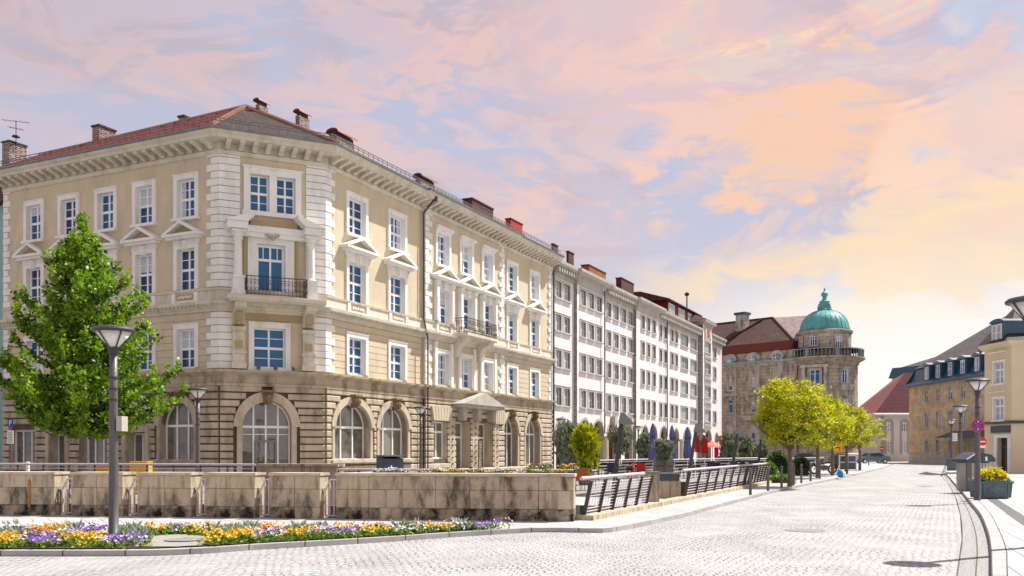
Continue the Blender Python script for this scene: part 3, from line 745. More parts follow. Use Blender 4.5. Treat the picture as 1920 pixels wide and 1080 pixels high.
# ground-floor glazing
for (a,b,c,d,_,r,_,_) in gR:
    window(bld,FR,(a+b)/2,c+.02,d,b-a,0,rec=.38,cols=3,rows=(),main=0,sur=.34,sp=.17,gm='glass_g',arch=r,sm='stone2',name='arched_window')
for (a,b,c,d,_,r,_,_) in gR3:
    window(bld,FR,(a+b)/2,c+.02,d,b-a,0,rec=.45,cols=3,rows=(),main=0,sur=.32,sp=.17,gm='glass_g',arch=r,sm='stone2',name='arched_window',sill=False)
for i,(a,b,c,d) in enumerate(gM):
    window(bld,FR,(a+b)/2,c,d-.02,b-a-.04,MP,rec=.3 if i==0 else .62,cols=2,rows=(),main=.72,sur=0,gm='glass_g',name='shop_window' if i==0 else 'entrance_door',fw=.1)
for (a,b,c,d,_,r,_,_) in gC:
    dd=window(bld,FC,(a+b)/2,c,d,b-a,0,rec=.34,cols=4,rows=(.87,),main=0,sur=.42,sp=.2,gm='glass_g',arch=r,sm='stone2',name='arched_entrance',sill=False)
    m=MB(FC); x=(a+b)/2
    m.box(x-.52,x-.44,-.4,-.22,.1,2.2); m.box(x+.44,x+.52,-.4,-.22,.1,2.2); m.box(x-.44,x+.44,-.4,-.22,2.12,2.2); m.tube((x-.1,-.2,.9),(x-.1,-.2,1.4),.02,n=6)
    m.build('door_leaf',M['zinc'],dd)
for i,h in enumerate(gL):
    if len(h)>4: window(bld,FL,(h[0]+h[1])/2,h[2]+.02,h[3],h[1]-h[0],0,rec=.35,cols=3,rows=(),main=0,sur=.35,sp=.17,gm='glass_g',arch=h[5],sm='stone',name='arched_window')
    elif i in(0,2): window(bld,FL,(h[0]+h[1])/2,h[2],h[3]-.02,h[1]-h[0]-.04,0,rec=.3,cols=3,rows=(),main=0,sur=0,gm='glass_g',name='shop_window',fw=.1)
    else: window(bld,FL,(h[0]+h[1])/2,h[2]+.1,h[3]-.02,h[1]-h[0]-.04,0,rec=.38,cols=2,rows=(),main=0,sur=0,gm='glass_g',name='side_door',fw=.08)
m=MB(FL)
for i in (1,3): h=gL[i]; m.box(h[0]-.28,h[0]-.02,0,.2,.1,2.62); m.box(h[1]+.02,h[1]+.28,0,.2,.1,2.62); m.box(h[0]-.28,h[1]+.28,0,.22,2.62,2.9)
m.build('door_surrounds',M['stone2'],bld)
# carved keystones
def keystone(par,fr,c,z,n):
    m=MB(fr); m.prism([(c-.16,z-.42),(c+.16,z-.42),(c+.26,z+.16),(c-.26,z+.16)],n,n+.32)
    m.lathe(c,n+.36,[(.02,z-.34),(.13,z-.24),(.16,z-.08),(.12,z+.04),(.02,z+.08)],8)
    m.box(c-.31,c+.31,n,n+.42,z+.16,z+.26)
    for q in (-1,1): m.lathe(c+q*.17,n+.32,[(.02,z-.16),(.08,z-.06),(.05,z+.06),(.01,z+.1)],6)
    m.build('carved_keystone',M['carve'],par)
for h in gR+gR3: keystone(bld,FR,(h[0]+h[1])/2,h[3]+h[5]+.18,.05)
keystone(bld,FC,(gC[0][0]+gC[0][1])/2,gC[0][3]+gC[0][5]+.22,.08); keystone(bld,FL,12.0,4.3,.05)
# portal with pediment, fan voussoirs, beaded piers
m=MB(FR)
a,b=12.55,18.4
m.prism([(a-.1,4.62),(b+.1,4.62),((a+b)/2,5.42)],MP+.10,MP+.95); 
m.box(a,b,MP,MP+.85,4.40,4.62)
for x in (13.5,15.5,17.6): m.prism([(x-.2,3.6),(x+.2,3.6),(x+.28,4.4),(x-.28,4.4)],MP,MP+.5)
m.build('portal_pediment',M['greystone'],bld)
m=MB(FR)
for c0,hw in ((11.12,.9),):
    for q in range(-3,4):
        x=c0+q*.30; m.prism([(x-.13,3.52),(x+.13,3.52),(x+.15+q*.07,4.35),(x-.15+q*.07,4.35)],MP+.02,MP+.24)
m.build('fan_voussoirs',M['stone2'],bld); m=MB(FR)
for q in range(-2,3):
    x=19.0+q*.28; m.prism([(x-.12,3.52),(x+.12,3.52),(x+.14+q*.07,4.35),(x-.14+q*.07,4.35)],MP+.02,MP+.24)
m.build('fan_voussoirs',M['stone2'],bld)
m=MB(FR)
for x in (12.5,15.55,18.7):
    m=MB(FR); m.box(x-.32,x+.32,MP+.01,MP+.12,.1,3.55,0)
    for q in range(8): m.lathe(x,MP+.16,[(.01,.45+q*.38),(.07,.52+q*.38),(.01,.59+q*.38)],6,1)
    m.build('beaded_pier',[M['stone2'],M['carve']],bld)
m=MB(FR)     # name plate by the portal: small dark bronze stele with light rows of text marks
m.box(15.2,15.62,MP+.5,MP+.56,.4,2.35,0)
for q in range(9): m.box(15.27,15.55-.03*(q%3),MP+.562,MP+.566,.75+q*.16,.79+q*.16,1)
m.build('house_plaque',[M['carve'],M['greystone']],bld)
# downpipes
for px_s,z0,z1 in ((9.18,.2,16.3),):
    m=MB(FR); m.tube((px_s,.5,.2),(px_s,.5,8.3),.045); m.tube((px_s,.5,8.3),(px_s,.22,9.5),.045); m.tube((px_s,.22,9.5),(px_s,.22,15.7),.045); m.tube((px_s,.22,15.7),(px_s,.95,16.4),.055); m.box(px_s-.1,px_s+.1,.9,1.1,16.3,16.75)
    m.build('downpipe',M['rail_dark'],bld)
m=MB(FR); s_=RL-.05; m.tube((s_,.2,.2),(s_,.2,15.6),.06); m.build('downpipe',M['rail_dark'],bld)
# roof
ap=(at(460,49.6)[0],49.6,zt(201,49.6)); u,v=FL.u,FR.u
aL=(ap[0]-u[0]*24,ap[1]-u[1]*24,ap[2]-.1); aR=(ap[0]+v[0]*29,ap[1]+v[1]*29,ap[2]-.35)
e=1.06; z_=16.76
eL=FL.xy(LS0-4,e); eE=FR.xy(RL+.2,e)
def mitre(f1,s1,f2,n): 
    n1,n2=f1.n,f2.n; d_=1+n1[0]*n2[0]+n1[1]*n2[1]; p=f1.xy(s1); return (p[0]+(n1[0]+n2[0])/d_*n,p[1]+(n1[1]+n2[1])/d_*n)
eA=mitre(FL,LL,FC,e); eB=mitre(FC,CL,FR,e)
P3=lambda p,z=z_:(p[0],p[1],z)
eL=FL.xy(LS0-.1,e)
m=MB()
aLx=(ap[0]-u[0]*(LL-LS0+.9),ap[1]-u[1]*(LL-LS0+.9),ap[2]-.35)
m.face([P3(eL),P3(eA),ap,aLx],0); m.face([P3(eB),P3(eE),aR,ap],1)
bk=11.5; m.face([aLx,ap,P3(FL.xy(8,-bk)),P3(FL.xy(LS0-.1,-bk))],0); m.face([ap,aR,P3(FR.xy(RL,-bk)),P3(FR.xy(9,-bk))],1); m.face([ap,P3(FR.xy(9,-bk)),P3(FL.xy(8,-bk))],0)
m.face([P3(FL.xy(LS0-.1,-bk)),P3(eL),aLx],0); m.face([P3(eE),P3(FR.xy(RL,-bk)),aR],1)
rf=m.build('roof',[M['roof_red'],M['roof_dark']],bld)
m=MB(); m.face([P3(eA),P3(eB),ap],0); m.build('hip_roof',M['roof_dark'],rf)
m=MB(); 
for a_,b_ in ((P3(eA),ap),(P3(eB),ap),(ap,aLx),(ap,aR)): m.tube((a_[0],a_[1],a_[2]+.03),(b_[0],b_[1],b_[2]+.03),.13,n=6)
m.build('ridge_tiles',M['copper_cap'],rf)
# snow guards on the eaves
m=MB()
for a_,b_ in ((eL,eA),(eA,eB),(eB,eE)):
    L_=math.hypot(b_[0]-a_[0],b_[1]-a_[1]); k=int(L_/.45)
    ux,uy=(b_[0]-a_[0])/L_,(b_[1]-a_[1])/L_; nx,ny=-uy,ux
    for dn,dz in ((.35,.42),(.35,.54)): m.tube((a_[0]+nx*dn,a_[1]+ny*dn,z_+dz),(b_[0]+nx*dn,b_[1]+ny*dn,z_+dz),.022,n=4)
    for i in range(k): x=a_[0]+ux*i*.45+nx*.35; y=a_[1]+uy*i*.45+ny*.35; m.tube((x,y,z_+.1),(x,y,z_+.56),.02,n=4)
m.build('snow_guard',M['zinc'],rf)
# red standing ribs on the left slope
m=MB()
for i in range(1,16):
    t=i/16; p0=[eL[q]+(eA[q]-eL[q])*t for q in (0,1)]; p1=[aLx[q]+(ap[q]-aLx[q])*t for q in (0,1,2)]
    m.tube((p0[0],p0[1],z_+.04),(p1[0],p1[1],p1[2]+.03),.05,n=4)
m.build('roof_ribs',M['roof_red'],rf)
def chimney(par,px0,px1,pyt,pyb,d,mt='brickw',side='brickd',cap=None,thick=.8,zb=16.5,yaw=FR,fl_=.3):
    x0,y0=at(px0,d); x1,_=at(px1,d); zt_=zt(pyt,d); wd=x1-x0
    # seen box: left face narrow (dark, facing left), right face along the facade
    u=yaw.u; n_=yaw.n
    # choose extents so the silhouette spans px0..px1
    pm=(px0+px1)/2; lb=(1-fl_)*(px1-px0)/((F*u[0]-(pm-CX)*u[1])/d); la=fl_*(px1-px0)/((F*n_[0]-(pm-CX)*n_[1])/d)
    x0+=-n_[0]*0; y0+=0
    fr=Fr((x0,y0),(x0+n_[0],y0+n_[1])) # dummy
    m=MB(Fr((x0+0.0,y0),(x0+u[0],y0+u[1])))
    # u direction length lb (to the right and farther), n direction length la (to the right and nearer)
    m.box(0,lb,0,la,zb,zt_-(.0 if not cap else .42),0)
    if cap=='round':
        m.box(.05,lb-.05,.05,la-.05,zt_-.42,zt_-.18,1)
    elif cap!='none':
        m.box(-.06,lb+.06,-.06,la+.06,zt_-.08,zt_+.02,1)
    o=m.build('chimney',[M[mt],M[side]],par)
    if cap=='round':
        q=MB(m.fr); r=max(.2,la*.8); 
        pts=[(la/2-r*math.cos(PI*i/8),zt_-.2+r*.55*math.sin(PI*i/8)) for i in range(9)]
        for i in range(8): q.prismx([pts[i],pts[i+1],(pts[i+1][0],pts[i+1][1]-.05),(pts[i][0],pts[i][1]-.05)],-.12,lb+.12)
        q.build('chimney_cap',M['copper_cap'],o)
    return o
SR=Fr(ap[:2],aR[:2]); SLr=Fr(aLx[:2],ap[:2])
for px0,px1,pyt,cap,mt in ((479,503,182,'round','brickw'),(554,580,203,'round','brickw'),(617,665,243,'round','brickw'),(778,816,326,'round','brickw'),(868,926,373,None,'brickd'),(948,980,410,None,'red_sheet')):
    d=SR.d(SR.s((px0+px1)/2,1.2),1.2); chimney(rf,px0,px1,pyt,0,d,mt,'brickd' if mt!='red_sheet' else 'brickd',cap,zb=17.2)
for px0,px1,pyt in ((4,50,266),(173,217,236),(335,368,218)):
    d=SLr.d(SLr.s((px0+px1)/2,-.3),-.3); x0,y0=at(px0,d); x1,_=at(px1,d); z1=zt(pyt,d)
    o=chimney(rf,px0,px1,pyt,0,d,'brickw','brickd',None,zb=17.2)
    if px0==4:
        q=MB(); x,y=at(30,d); zz=zt(226,d)
        q.tube((x,y,z1-.5),(x,y,zz),.025,n=5)
        for dz,l in ((-.05,.85),(-.5,.5)):
            q.tube((x-l,y,zz+dz+.1),(x+l,y,zz+dz-.1),.015,n=4)
            for t in (-.9,-.5,-.1,.4,.8): q.tube((x+l*t,y-.2,zz+dz-.1*t),(x+l*t,y+.2,zz+dz-.1*t),.01,n=4)
        q.lathe(x,y,[(.02,z1+.25),(.25,z1+.3),(.22,z1+.38),(.02,z1+.42)],10)
        q.build('antenna',M['rail_dark'],o)
# small wall lamps on the stone cornice
for px in (485,517,551):
    s=FC.s(px,.5); m=MB(FC); m.lathe(s,.48,[(.02,5.58),(.10,5.6),(.10,5.75),(.02,5.8)],8); m.build('floodlight',M['grey_metal'],bld)

# ------------------------------------------------------------------ teal neighbour at the left edge
q0=FL.xy(LS0-.02,-.4)
tb=thing('teal_house','pale teal rendered house just visible at the left edge beside the corner building','house',(q0[0],q0[1],0))
m=MB(FL); holes=[(LS0-3.4,LS0-2.0,z,z+1.9) for z in (2,5.6,9.3,12.6)]
wall(m,LS0-7,LS0-.02,-.5,15.3,holes,-.25,.3); m.box(LS0-7,LS0-.02,-10,-.7,-.5,15.2); m.build('wall',M['teal'],tb)
for h in holes: window(tb,FL,(h[0]+h[1])/2,h[2],h[3],1.36,-.25,sur=.15)
m=MB(FL); m.prismx([(.2,15.3),(-5.2,19.5),(-10.5,15.3)],LS0-7,LS0-.1); m.build('roof',M['roof_brown'],tb)

# ------------------------------------------------------------------ long white building with arcades
W1=at(1353,72*338/195.5)
FW=Fr(E,W1); WL=FW.L
wb=thing('arcade_building','long white building with grey window frames, ground-floor arches and red roof dormer','building',(E[0],E[1],0))
def sp(px,n=0): return FW.s(px,n)
secs=[  # px0,px1,n, windows (px ranges), arches
 (1034.6,1079,0.0,[(1039,1053),(1055,1069)],[(1041,1065)]),
 (1082,1134,.30,[(1086.5,1099),(1101.5,1114),(1116,1128.5)],[(1084,1107.5),(1110,1132.5)]),
 (1135,1188,.0,[(1136.5,1146),(1149,1160),(1163,1174),(1177,1187)],[(1138,1156),(1170,1188)]),
 (1193,1234,.32,[(1201,1209),(1212,1219),(1222,1229.5)],[(1202,1216),(1218,1232.5)]),
 (1235,1312,0.0,[(1235.7,1241.7),(1244,1250),(1256,1263),(1264.6,1271),(1276,1290),(1294,1306)],[(1237,1251),(1262,1273),(1281,1296)]),
 (1318,1335,.62,[(1320.5,1332.5)],[(1321,1334)]),
 (1335.5,1353,.0,[(1336.5,1343)],[(1340,1347)])]
WTOP=15.62
rowz=[(13.72,15.25),(11.1,12.62),(8.22,9.8),(5.2,6.85)]
mw=MB(FW); mc=MB(FW); mq=MB(FW); ma=MB(FW); wins=[]
edges=[]
for i,(p0,p1,n,ws,ar) in enumerate(secs):
    s0=sp(p0,n) if i else 0.0
    edges.append([s0,None,n])
for i in range(len(secs)): edges[i][1]=edges[i+1][0] if i+1<len(secs) else WL
edges[1][1]=sp(1134,.30); edges[2][0]=edges[1][1]; edges[3][1]=sp(1234,.32); edges[4][0]=edges[3][1]; edges[5][1]=sp(1335,.62); edges[6][0]=edges[5][1]
nw=0
for (s0,s1,n),(p0,p1,_,ws,ar) in zip(edges,secs):
    top=WTOP+(1.6 if n>.6 else 0)
    holes=[]; wl=[]
    for (a,b) in ws:
        sa,sb=sp(a,n),sp(b,n); sb=min(sb,s1-.1); sa=max(sa,s0+.12)
        for (za,zb) in rowz:
            holes.append((sa+.16,sb-.12,za+.12,zb-.12)); wl.append((sa,sb,za,zb))
    ah=[]
    for (a,b) in ar:
        sa,sb=max(sp(a,n),s0+.15),min(sp(b,n),s1-.15); ah.append((sa+.15,sb-.15,-.1,3.05,'a',min(1.25,(sb-sa)/2.2)))
    wall(mw,s0,s1,-.5,top,holes+ah,n,.35 if 1 else 0,0,1)
    # side returns of projecting bays
    for (sa,sb,za,zb) in wl:
        c=(sa+sb)/2; w_=sb-sa-.28
        big=(sb-sa)>3
        window(wb,FW,c+.02,za+.12,zb-.12,w_,n,rec=.2,cols=(4 if big else 2),rows=(.5,) ,main=0,sur=.14,sp=.05,gm='glass_w',sm='winstone',sill=True,sill_h=.10,fw=.06)
    for h in ah:
        po=arc_pts((h[0]+h[1])/2,(h[1]-h[0])/2+.22,h[3],h[5]+.22); pi=arc_pts((h[0]+h[1])/2,(h[1]-h[0])/2,h[3],h[5])
        ma=MB(FW)
        for q in range(len(po)-1): ma.prism([po[q],po[q+1],pi[q+1],pi[q]],n-.02,n+.06)
        if p0==1135: ma.box((h[0]+h[1])/2-.35,(h[0]+h[1])/2+.35,n,n+.45,h[3]+h[5]-.2,h[3]+h[5]+.6)
        ma.build('arch_surround',M['greystone'],wb)
        # pier behind: arcade walls, in depth
for i,(s0,s1,n) in enumerate(edges):
    top=WTOP+(1.6 if n>.6 else 0)
    if n>0:
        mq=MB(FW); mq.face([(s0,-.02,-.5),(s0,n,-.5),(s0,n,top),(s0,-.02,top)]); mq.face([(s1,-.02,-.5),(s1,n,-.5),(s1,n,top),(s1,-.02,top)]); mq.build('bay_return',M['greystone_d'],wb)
    mw.box(-.1+.2,WL,-12,-3.2,-.5,WTOP,2)          # arcade back wall and building body
mw.face([(0.1,-.35,4.6),(WL,-.35,4.6),(WL,-3.3,4.6),(.1,-3.3,4.6)],2)
mw.face([(WL,0,-.5),(WL,-12,-.5),(WL,-12,WTOP),(WL,0,WTOP)],0)
mw.build('wall',[M['white'],M['greystone'],M['tan_in']],wb)

m=MB(FW)
for px in range(8): 
    s=2.0+px*7.0; m.box(s,s+1.8,-3.21,-3.1,0,2.6,0); m.box(s+2.6,s+4.8,-3.21,-3.12,.6,2.8,1)
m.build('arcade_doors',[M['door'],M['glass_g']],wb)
# arcade columns
for px in (1133.5,1233.5,1276):
    s=sp(px,.3); m=MB(FW); m.lathe(s,.42,[(.34,0),(.34,.3),(.26,.35),(.24,2.6),(.24,2.7),(.36,2.85),(.36,3.0)],12); m.build('arcade_column',M['palestone'],wb)
# cornices per section
m=MB()
pth=[]
for (s0,s1,n) in edges[:5]: pth+= [FW.xy(s0,n),FW.xy(s1,n)]
pth2=[pth[0]]
for p in pth[1:]:
    if math.hypot(p[0]-pth2[-1][0],p[1]-pth2[-1][1])>.01: pth2.append(p)
sweep(m,pth2,[(0,15.45),(.08,15.5),(.1,15.62),(.12,16.1),(.55,16.22),(.72,16.38),(.74,16.6),(.2,16.66)])
s0,s1,n=edges[6]; sweep(m,[FW.xy(s0,0),FW.xy(s1,0)],[(0,15.45),(.08,15.5),(.1,15.62),(.12,16.1),(.55,16.22),(.72,16.38),(.74,16.6),(.2,16.66)])
s0,s1,n=edges[5]; sweep(m,[FW.xy(s0,-4),FW.xy(s0,n),FW.xy(s1,n),FW.xy(s1,-4)],[(0,17.1),(.1,17.3),(.45,17.5),(.5,17.75),(0,17.8)])
m.build('main_cornice',M['greystone'],wb)
for i in (0,2,4,6):
    m=MB(FW); s0,s1,n=edges[i]; x=s0+.25
    while x<s1-.15:
        m.box(x,x+.22,.1,.58,15.78,16.14); x+=.5
    m.build('bracket_row',M['greystone'],wb)
for px in (1037.5,1133,1250.5):
    m=MB(FW); s=sp(px,.1 if px!=1133 else .5); nn=.14 if px!=1133 else .55
    m.tube((s,nn,3.2),(s,nn,15.8),.06); m.build('downpipe',M['rail_dark'],wb)
# tower panels and heraldic relief (plain red and pale shapes)
s0,s1,n=edges[5]; m=MB(FW); c=(sp(1320.5,n)+sp(1332.5,n))/2
for zc in (13.2,10.5,7.55,4.75): m.box(c-1.7,c+1.7,n+.0,n+.08,zc-.42,zc+.3,0); m.box(c-1.4,c+1.4,n+.081,n+.12,zc-.22,zc+.1,1)
m.build('relief_panels',[M['greystone'],M['greystone_d']],wb)
m=MB(FW); m.box(c-1.6,c+1.6,n,n+.08,15.45,17.05,0)
m.prism([(c-.4,16.7),(c+.4,16.7),(c+.36,16.1),(c,15.8),(c-.36,16.1)],n+.08,n+.2,1)
for q in (-1,1): m.prism([(c+q*.8,15.8),(c+q*1.3,15.7),(c+q*1.35,16.6),(c+q*.85,16.85)][::q],n+.08,n+.16,2)
m.build('heraldic_relief',[M['greystone'],mat('faded_red_relief',(.50,.13,.12),.8,.2,3),M['palestone']],wb)
# roof
m=MB(FW)
m.prismx([(.6,16.62),(-5.8,19.35),(-12.3,16.6)],.0,WL-.2); rw=m.build('roof',M['roof_red'],wb)
m=MB(FW); s0,s1,n=edges[5]; m.face([(s0-.4,n+.5,17.8),(s1+.4,n+.5,17.8),((s0+s1)/2,-2,19.2)]); m.face([(s0-.4,-4.5,17.8),(s0-.4,n+.5,17.8),((s0+s1)/2,-2,19.2)]); m.face([(s1+.4,n+.5,17.8),(s1+.4,-4.5,17.8),((s0+s1)/2,-2,19.2)])
m.box(s0,s1,-4,n-.02,WTOP,17.8,1)
m.tube(((s0+s1)/2,-2,19.0),((s0+s1)/2,-2,21.2),.08); m.lathe((s0+s1)/2,-2,[(.02,21.1),(.3,21.3),(.3,21.5),(.02,21.7)],8)
m.build('tower_roof',[M['roof_brown'],M['greystone_d']],rw)
# long red dormer
sa=sp(1252,-1.0); sb=sp(1310,-1.0)
m=MB(FW); zd0,zd1=17.0,18.75
m.box(sa,sb,-5,-1.0,zd0-.3,zd1,0); m.prismx([(-.55,zd1),(-.55,zd1+.12),(-4.0,19.9),(-6.5,19.9),(-6.5,zd1)],sa-.8,sb+.2,1)
dm=m.build('dormer',[mat('dormer_red',(.16,.02,.022),.6,.1,1),M['roof_brown']],rw)
for a,b in ((1252.5,1264),(1271,1283),(1289,1300)):
    s_a,s_b=sp(a,-1),sp(b,-1); zz=(zt(593,FW.d(s_a)),)
    window(rw,FW,(s_a+s_b)/2,17.1,18.55,s_b-s_a-.1,-.98,rec=-.03,cols=4,rows=(.5,),main=0,sur=0,gm='glass_w',name='dormer_window')
for px0,px1,pyt,mt in ((1034,1046,457,'brickd'),(1062,1076,471,'brickd'),(1090,1137,497,'orange_chim'),(1155,1189,521,'brickd')):
    if mt=='orange_chim': M[mt]=mat('orange_brick',(.48,.17,.08),.85,.15,2,brick=dict(m=.02,w=.3,h=.1,v=.3,rot=(PI/2,0,0)))
    s=sp((px0+px1)/2,-3); chimney(rw,px0,px1,pyt,0,FW.d(s,-3),mt,'brickd',None,zb=17.0)
m=MB(FW); m.box(WL-.35,WL,.0,.03,-.4,WTOP-.2); m.build('end_quoin',M['white'],wb)

# ------------------------------------------------------------------ sooty sandstone building with the domed corner tower
D0=at(1355,138); D1=at(1488,129.8); FD=Fr(D0,D1); DL=FD.L
db=thing('domed_building','dark weathered sandstone building with brown tiled roof and round tower under a green copper dome','building',(D0[0],D0[1],0))
m=MB(FD); holes=[]; wn=[]
for a,b in ((1364.5,1379),(1407.5,1421),(1452,1465.5)):
    s=(FD.s(a)+FD.s(b))/2+.1
    for z0,z1 in ((10.7,12.8),(7.3,9.2),(3.4,5.6)): holes.append((s-.62,s+.62,z0,z1)); wn.append((s,z0,z1))
for s in (-3.2,-6.8):
    for z0,z1 in ((10.7,12.8),(7.3,9.2),(3.4,5.6)): holes.append((s-.62,s+.62,z0,z1)); wn.append((s,z0,z1))
wall(m,-10,DL+.5,-.5,14.4,holes,0,.4); m.box(-10,DL+.5,-8,-.6,-.5,14.3)
m.build('wall',M['sooty'],db)
for i,(s,z0,z1) in enumerate(wn): window(db,FD,s,z0,z1,1.22,0,rec=.12,cols=2,rows=(),main=.72,sur=.22,sp=.12,sm='sooty_t',gm='glass',blind=(.72,.0,.72,.9,.8,.6)[i%6],sill_h=.2)
m=MB(FD)
for s in (-5,-1.55,2.1,5.9,9.6): m.box(s-.35,s+.35,0,.22,.5,14.3)
m.build('pilasters',M['sooty_t'],db)
m=MB(FD)
for (s,z0,z1) in wn[:9]: 
    if z0>10: m.box(s-1.1,s+1.1,0,.7,z0-.9,z0-.55); m.box(s-.25,s+.25,0,.45,z0-1.5,z0-.9)
    if z0==7.3 and s>3: m.box(s-1.4,s+1.4,0,.9,z0-1.2,z0-.5)
m.build('window_balconies',M['sooty_t'],db)
m=MB(FD); m.prismx([(0,13.9),(.25,14.0),(.5,14.3),(.8,14.45),(.8,14.6),(0,14.6)],-10,DL+.4,0); m.box(-10,DL+.4,-.4,.3,14.6,16.0,1); m.box(-10,DL+.4,.0,.82,14.6,14.68,2)
m.build('attic_cornice',[M['sooty_t'],M['sooty'],M['verdigris']],db)
for s,_,_ in [w_ for w_ in wn[:9] if w_[1]>10]:
    window(db,FD,s,14.72,15.0,1.5,.32,rec=-.12,cols=3,rows=(),main=0,sur=.36,sp=.32,arch=.62,sm='sooty_t',gm='glass_w',name='oval_attic_window',sill=False)
m=MB(FD)
for s in (-1.5,2.1,5.9,9.4): m.lathe(s,.35,[(.3,14.7),(.36,15.3),(.25,15.6),(.3,15.8),(.1,15.95)],8)
m.build('attic_urns',M['verdigris'],db)
m=MB(FD)
zb,zm_,zr=15.95,17.3,21.9
m.prismx([(.45,zb),(.35,zb+.1),(-.6,zm_+.0),(-12,zm_),(-12,zb)],-10,DL-.2,1)
m.prismx([(.45,zb+.0),(.45,zb+.12),(-.55,zm_+.1),(-.6,zm_)],-10,DL-.2,0)
ra=(-8,-7,zr); rb=(FD.s(1449,-7),-7,zr)
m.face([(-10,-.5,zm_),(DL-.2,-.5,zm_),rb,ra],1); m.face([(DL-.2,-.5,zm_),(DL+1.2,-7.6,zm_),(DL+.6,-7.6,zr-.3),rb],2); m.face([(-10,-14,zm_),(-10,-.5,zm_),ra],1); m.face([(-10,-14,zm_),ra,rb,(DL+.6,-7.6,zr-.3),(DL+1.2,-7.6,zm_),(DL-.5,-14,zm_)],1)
rd=m.build('roof',[M['red_sheet'],M['roof_brown'],M['roof_maroon']],db)
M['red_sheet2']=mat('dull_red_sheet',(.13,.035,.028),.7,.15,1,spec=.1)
rd.data.materials[0]=M['red_sheet2']; M['roof_sunlit_tone']=mat('sunlit_tiles',(.40,.30,.29),.85,.2,1.2,brick=dict(m=.02,w=.3,h=.4,v=.3)); rd.data.materials[2]=M['roof_sunlit_tone']  # right hip face: sunlight put into a paler tile colour
m=MB(FD)
for a_,b_ in ((ra,rb),(rb,(DL-.2,-.5,zm_)),((-1.5,-.5,zm_+.05),(FD.s(1432,-7),-6.6,zr-.1))): m.tube(a_,b_,.16,n=6)
m.build('ridge_tiles',M['roof_brown'],rd)
s=FD.s(1392,-5); m=MB(FD); m.box(s-.75,s+.75,-5.7,-4.3,19,22.5,0); m.box(s-.95,s+.95,-5.9,-4.1,22.5,22.85,1); m.build('chimney',[M['sooty_t'],M['slate_paint']],rd)
# tower
TX,TD=at(1546,131); 
tw=MB(); 
tw.lathe(TX,TD,[(4.75,-.5),(4.75,1.2),(4.45,1.4),(4.45,13.7),(4.6,13.75),(4.7,14.1),(5.2,14.35),(5.45,14.5),(5.45,14.72),(3.6,14.75)],40)
tw.lathe(TX,TD,[(3.6,14.7),(3.6,18.1),(3.75,18.2),(3.85,18.5),(3.65,18.6),(3.3,18.62)],40)
tow=tw.build('tower',M['sooty'],db,smooth=False)
m=MB(); rr=lambda t:3.35*math.cos(t)**.8; pr=[(3.45,18.6),(3.4,18.9)]+[(3.32*math.cos(t*PI/24)**.85,18.9+2.75*math.sin(t*PI/24)) for t in range(1,11)]+[(.75,21.62)]
m.lathe(TX,TD,pr,48); dome=m.build('copper_dome',M['verdigris'],tow,smooth=True)
m=MB(); 
for i in range(28):
    a=2*PI*i/28
    for (r0,z0),(r1,z1) in zip(pr[:-1],pr[1:]): m.tube((TX+r0*math.cos(a),TD+r0*math.sin(a),z0+.02),(TX+r1*math.cos(a),TD+r1*math.sin(a),z1+.02),.04,n=4,cap=False)
m.build('dome_ribs',M['verdigris'],tow)
m=MB(); m.lathe(TX,TD,[(1.0,21.4),(1.05,21.7),(.8,21.9),(.65,22.6),(.75,22.9),(.4,23.1),(.25,23.5),(.5,23.8),(.45,24.1),(.1,24.4),(.15,24.6),(.02,24.9)],10)
for q in range(4): a=q*PI/2+.4; m.lathe(TX+.95*math.cos(a),TD+.95*math.sin(a),[(.15,21.5),(.3,21.9),(.12,22.5),(.02,22.6)],6)
m.build('finial',M['verdigris'],tow)
def towerwin(px,z0,z1,w,r,cols=3,name='tower_window',bl=0):
    dx=at(px,TD-r)[0]-TX; a=math.asin(max(-.98,min(.98,dx/r)))
    p=(TX+r*math.sin(a),TD-r*math.cos(a)); u=(math.cos(a),math.sin(a))
    fr=Fr((p[0]-u[0]*2,p[1]-u[1]*2),(p[0]+u[0]*2,p[1]+u[1]*2))
    window(tow,fr,2.0,z0,z1,w,.10,rec=.05,cols=cols,rows=(.7,),main=0,sur=.2,sp=.1,gm='glass',sm='sooty_t',name=name,blind=bl)
    return fr
towerwin(1530,16.3,17.6,1.0,3.6); towerwin(1572,15.0,17.6,.9,3.6); towerwin(1508,16.3,17.6,.8,3.6)
f1=towerwin(1532,10.9,12.9,1.4,4.45,2); f2=towerwin(1584,11.0,12.9,1.0,4.45,2); towerwin(1532,6.6,8.8,1.4,4.45,2); towerwin(1584,6.6,8.8,1.0,4.45,2); towerwin(1560,2.2,4.6,1.3,4.45,2)
m=MB(f1); m.box(.3,.7,.02,.5,10.6,13.5); m.box(3.3,3.7,.02,.5,10.6,13.5); m.box(1.0,1.15,.02,.3,10.6,13.3);m.box(2.85,3.0,.02,.3,10.6,13.3); m.box(.1,3.9,.0,.6,13.2,13.6); m.box(.2,3.8,0,.8,9.6,10.6)
m.fr=f2; m.box(1.1,2.9,0,.7,10.0,10.8); m.box(1.5,2.5,0,.45,9.2,10.0); m.box(1.2,2.8,0,.3,13.0,13.25)
m.build('loggia',M['sooty_t'],tow)
m=MB(); nb=64
for i in range(nb):
    a=2*PI*i/nb; x,y=TX+5.2*math.cos(a),TD+5.2*math.sin(a); m.tube((x,y,14.7),(x,y,15.75),.06 if i%8 else .3,n=5)
m.lathe(TX,TD,[(5.12,15.72),(5.3,15.72),(5.3,15.86),(5.12,15.86),(5.12,15.72)],40)
m.build('balcony_balustrade',mat('patinated_stone',(.22,.27,.26),.8,.2,1),tow)

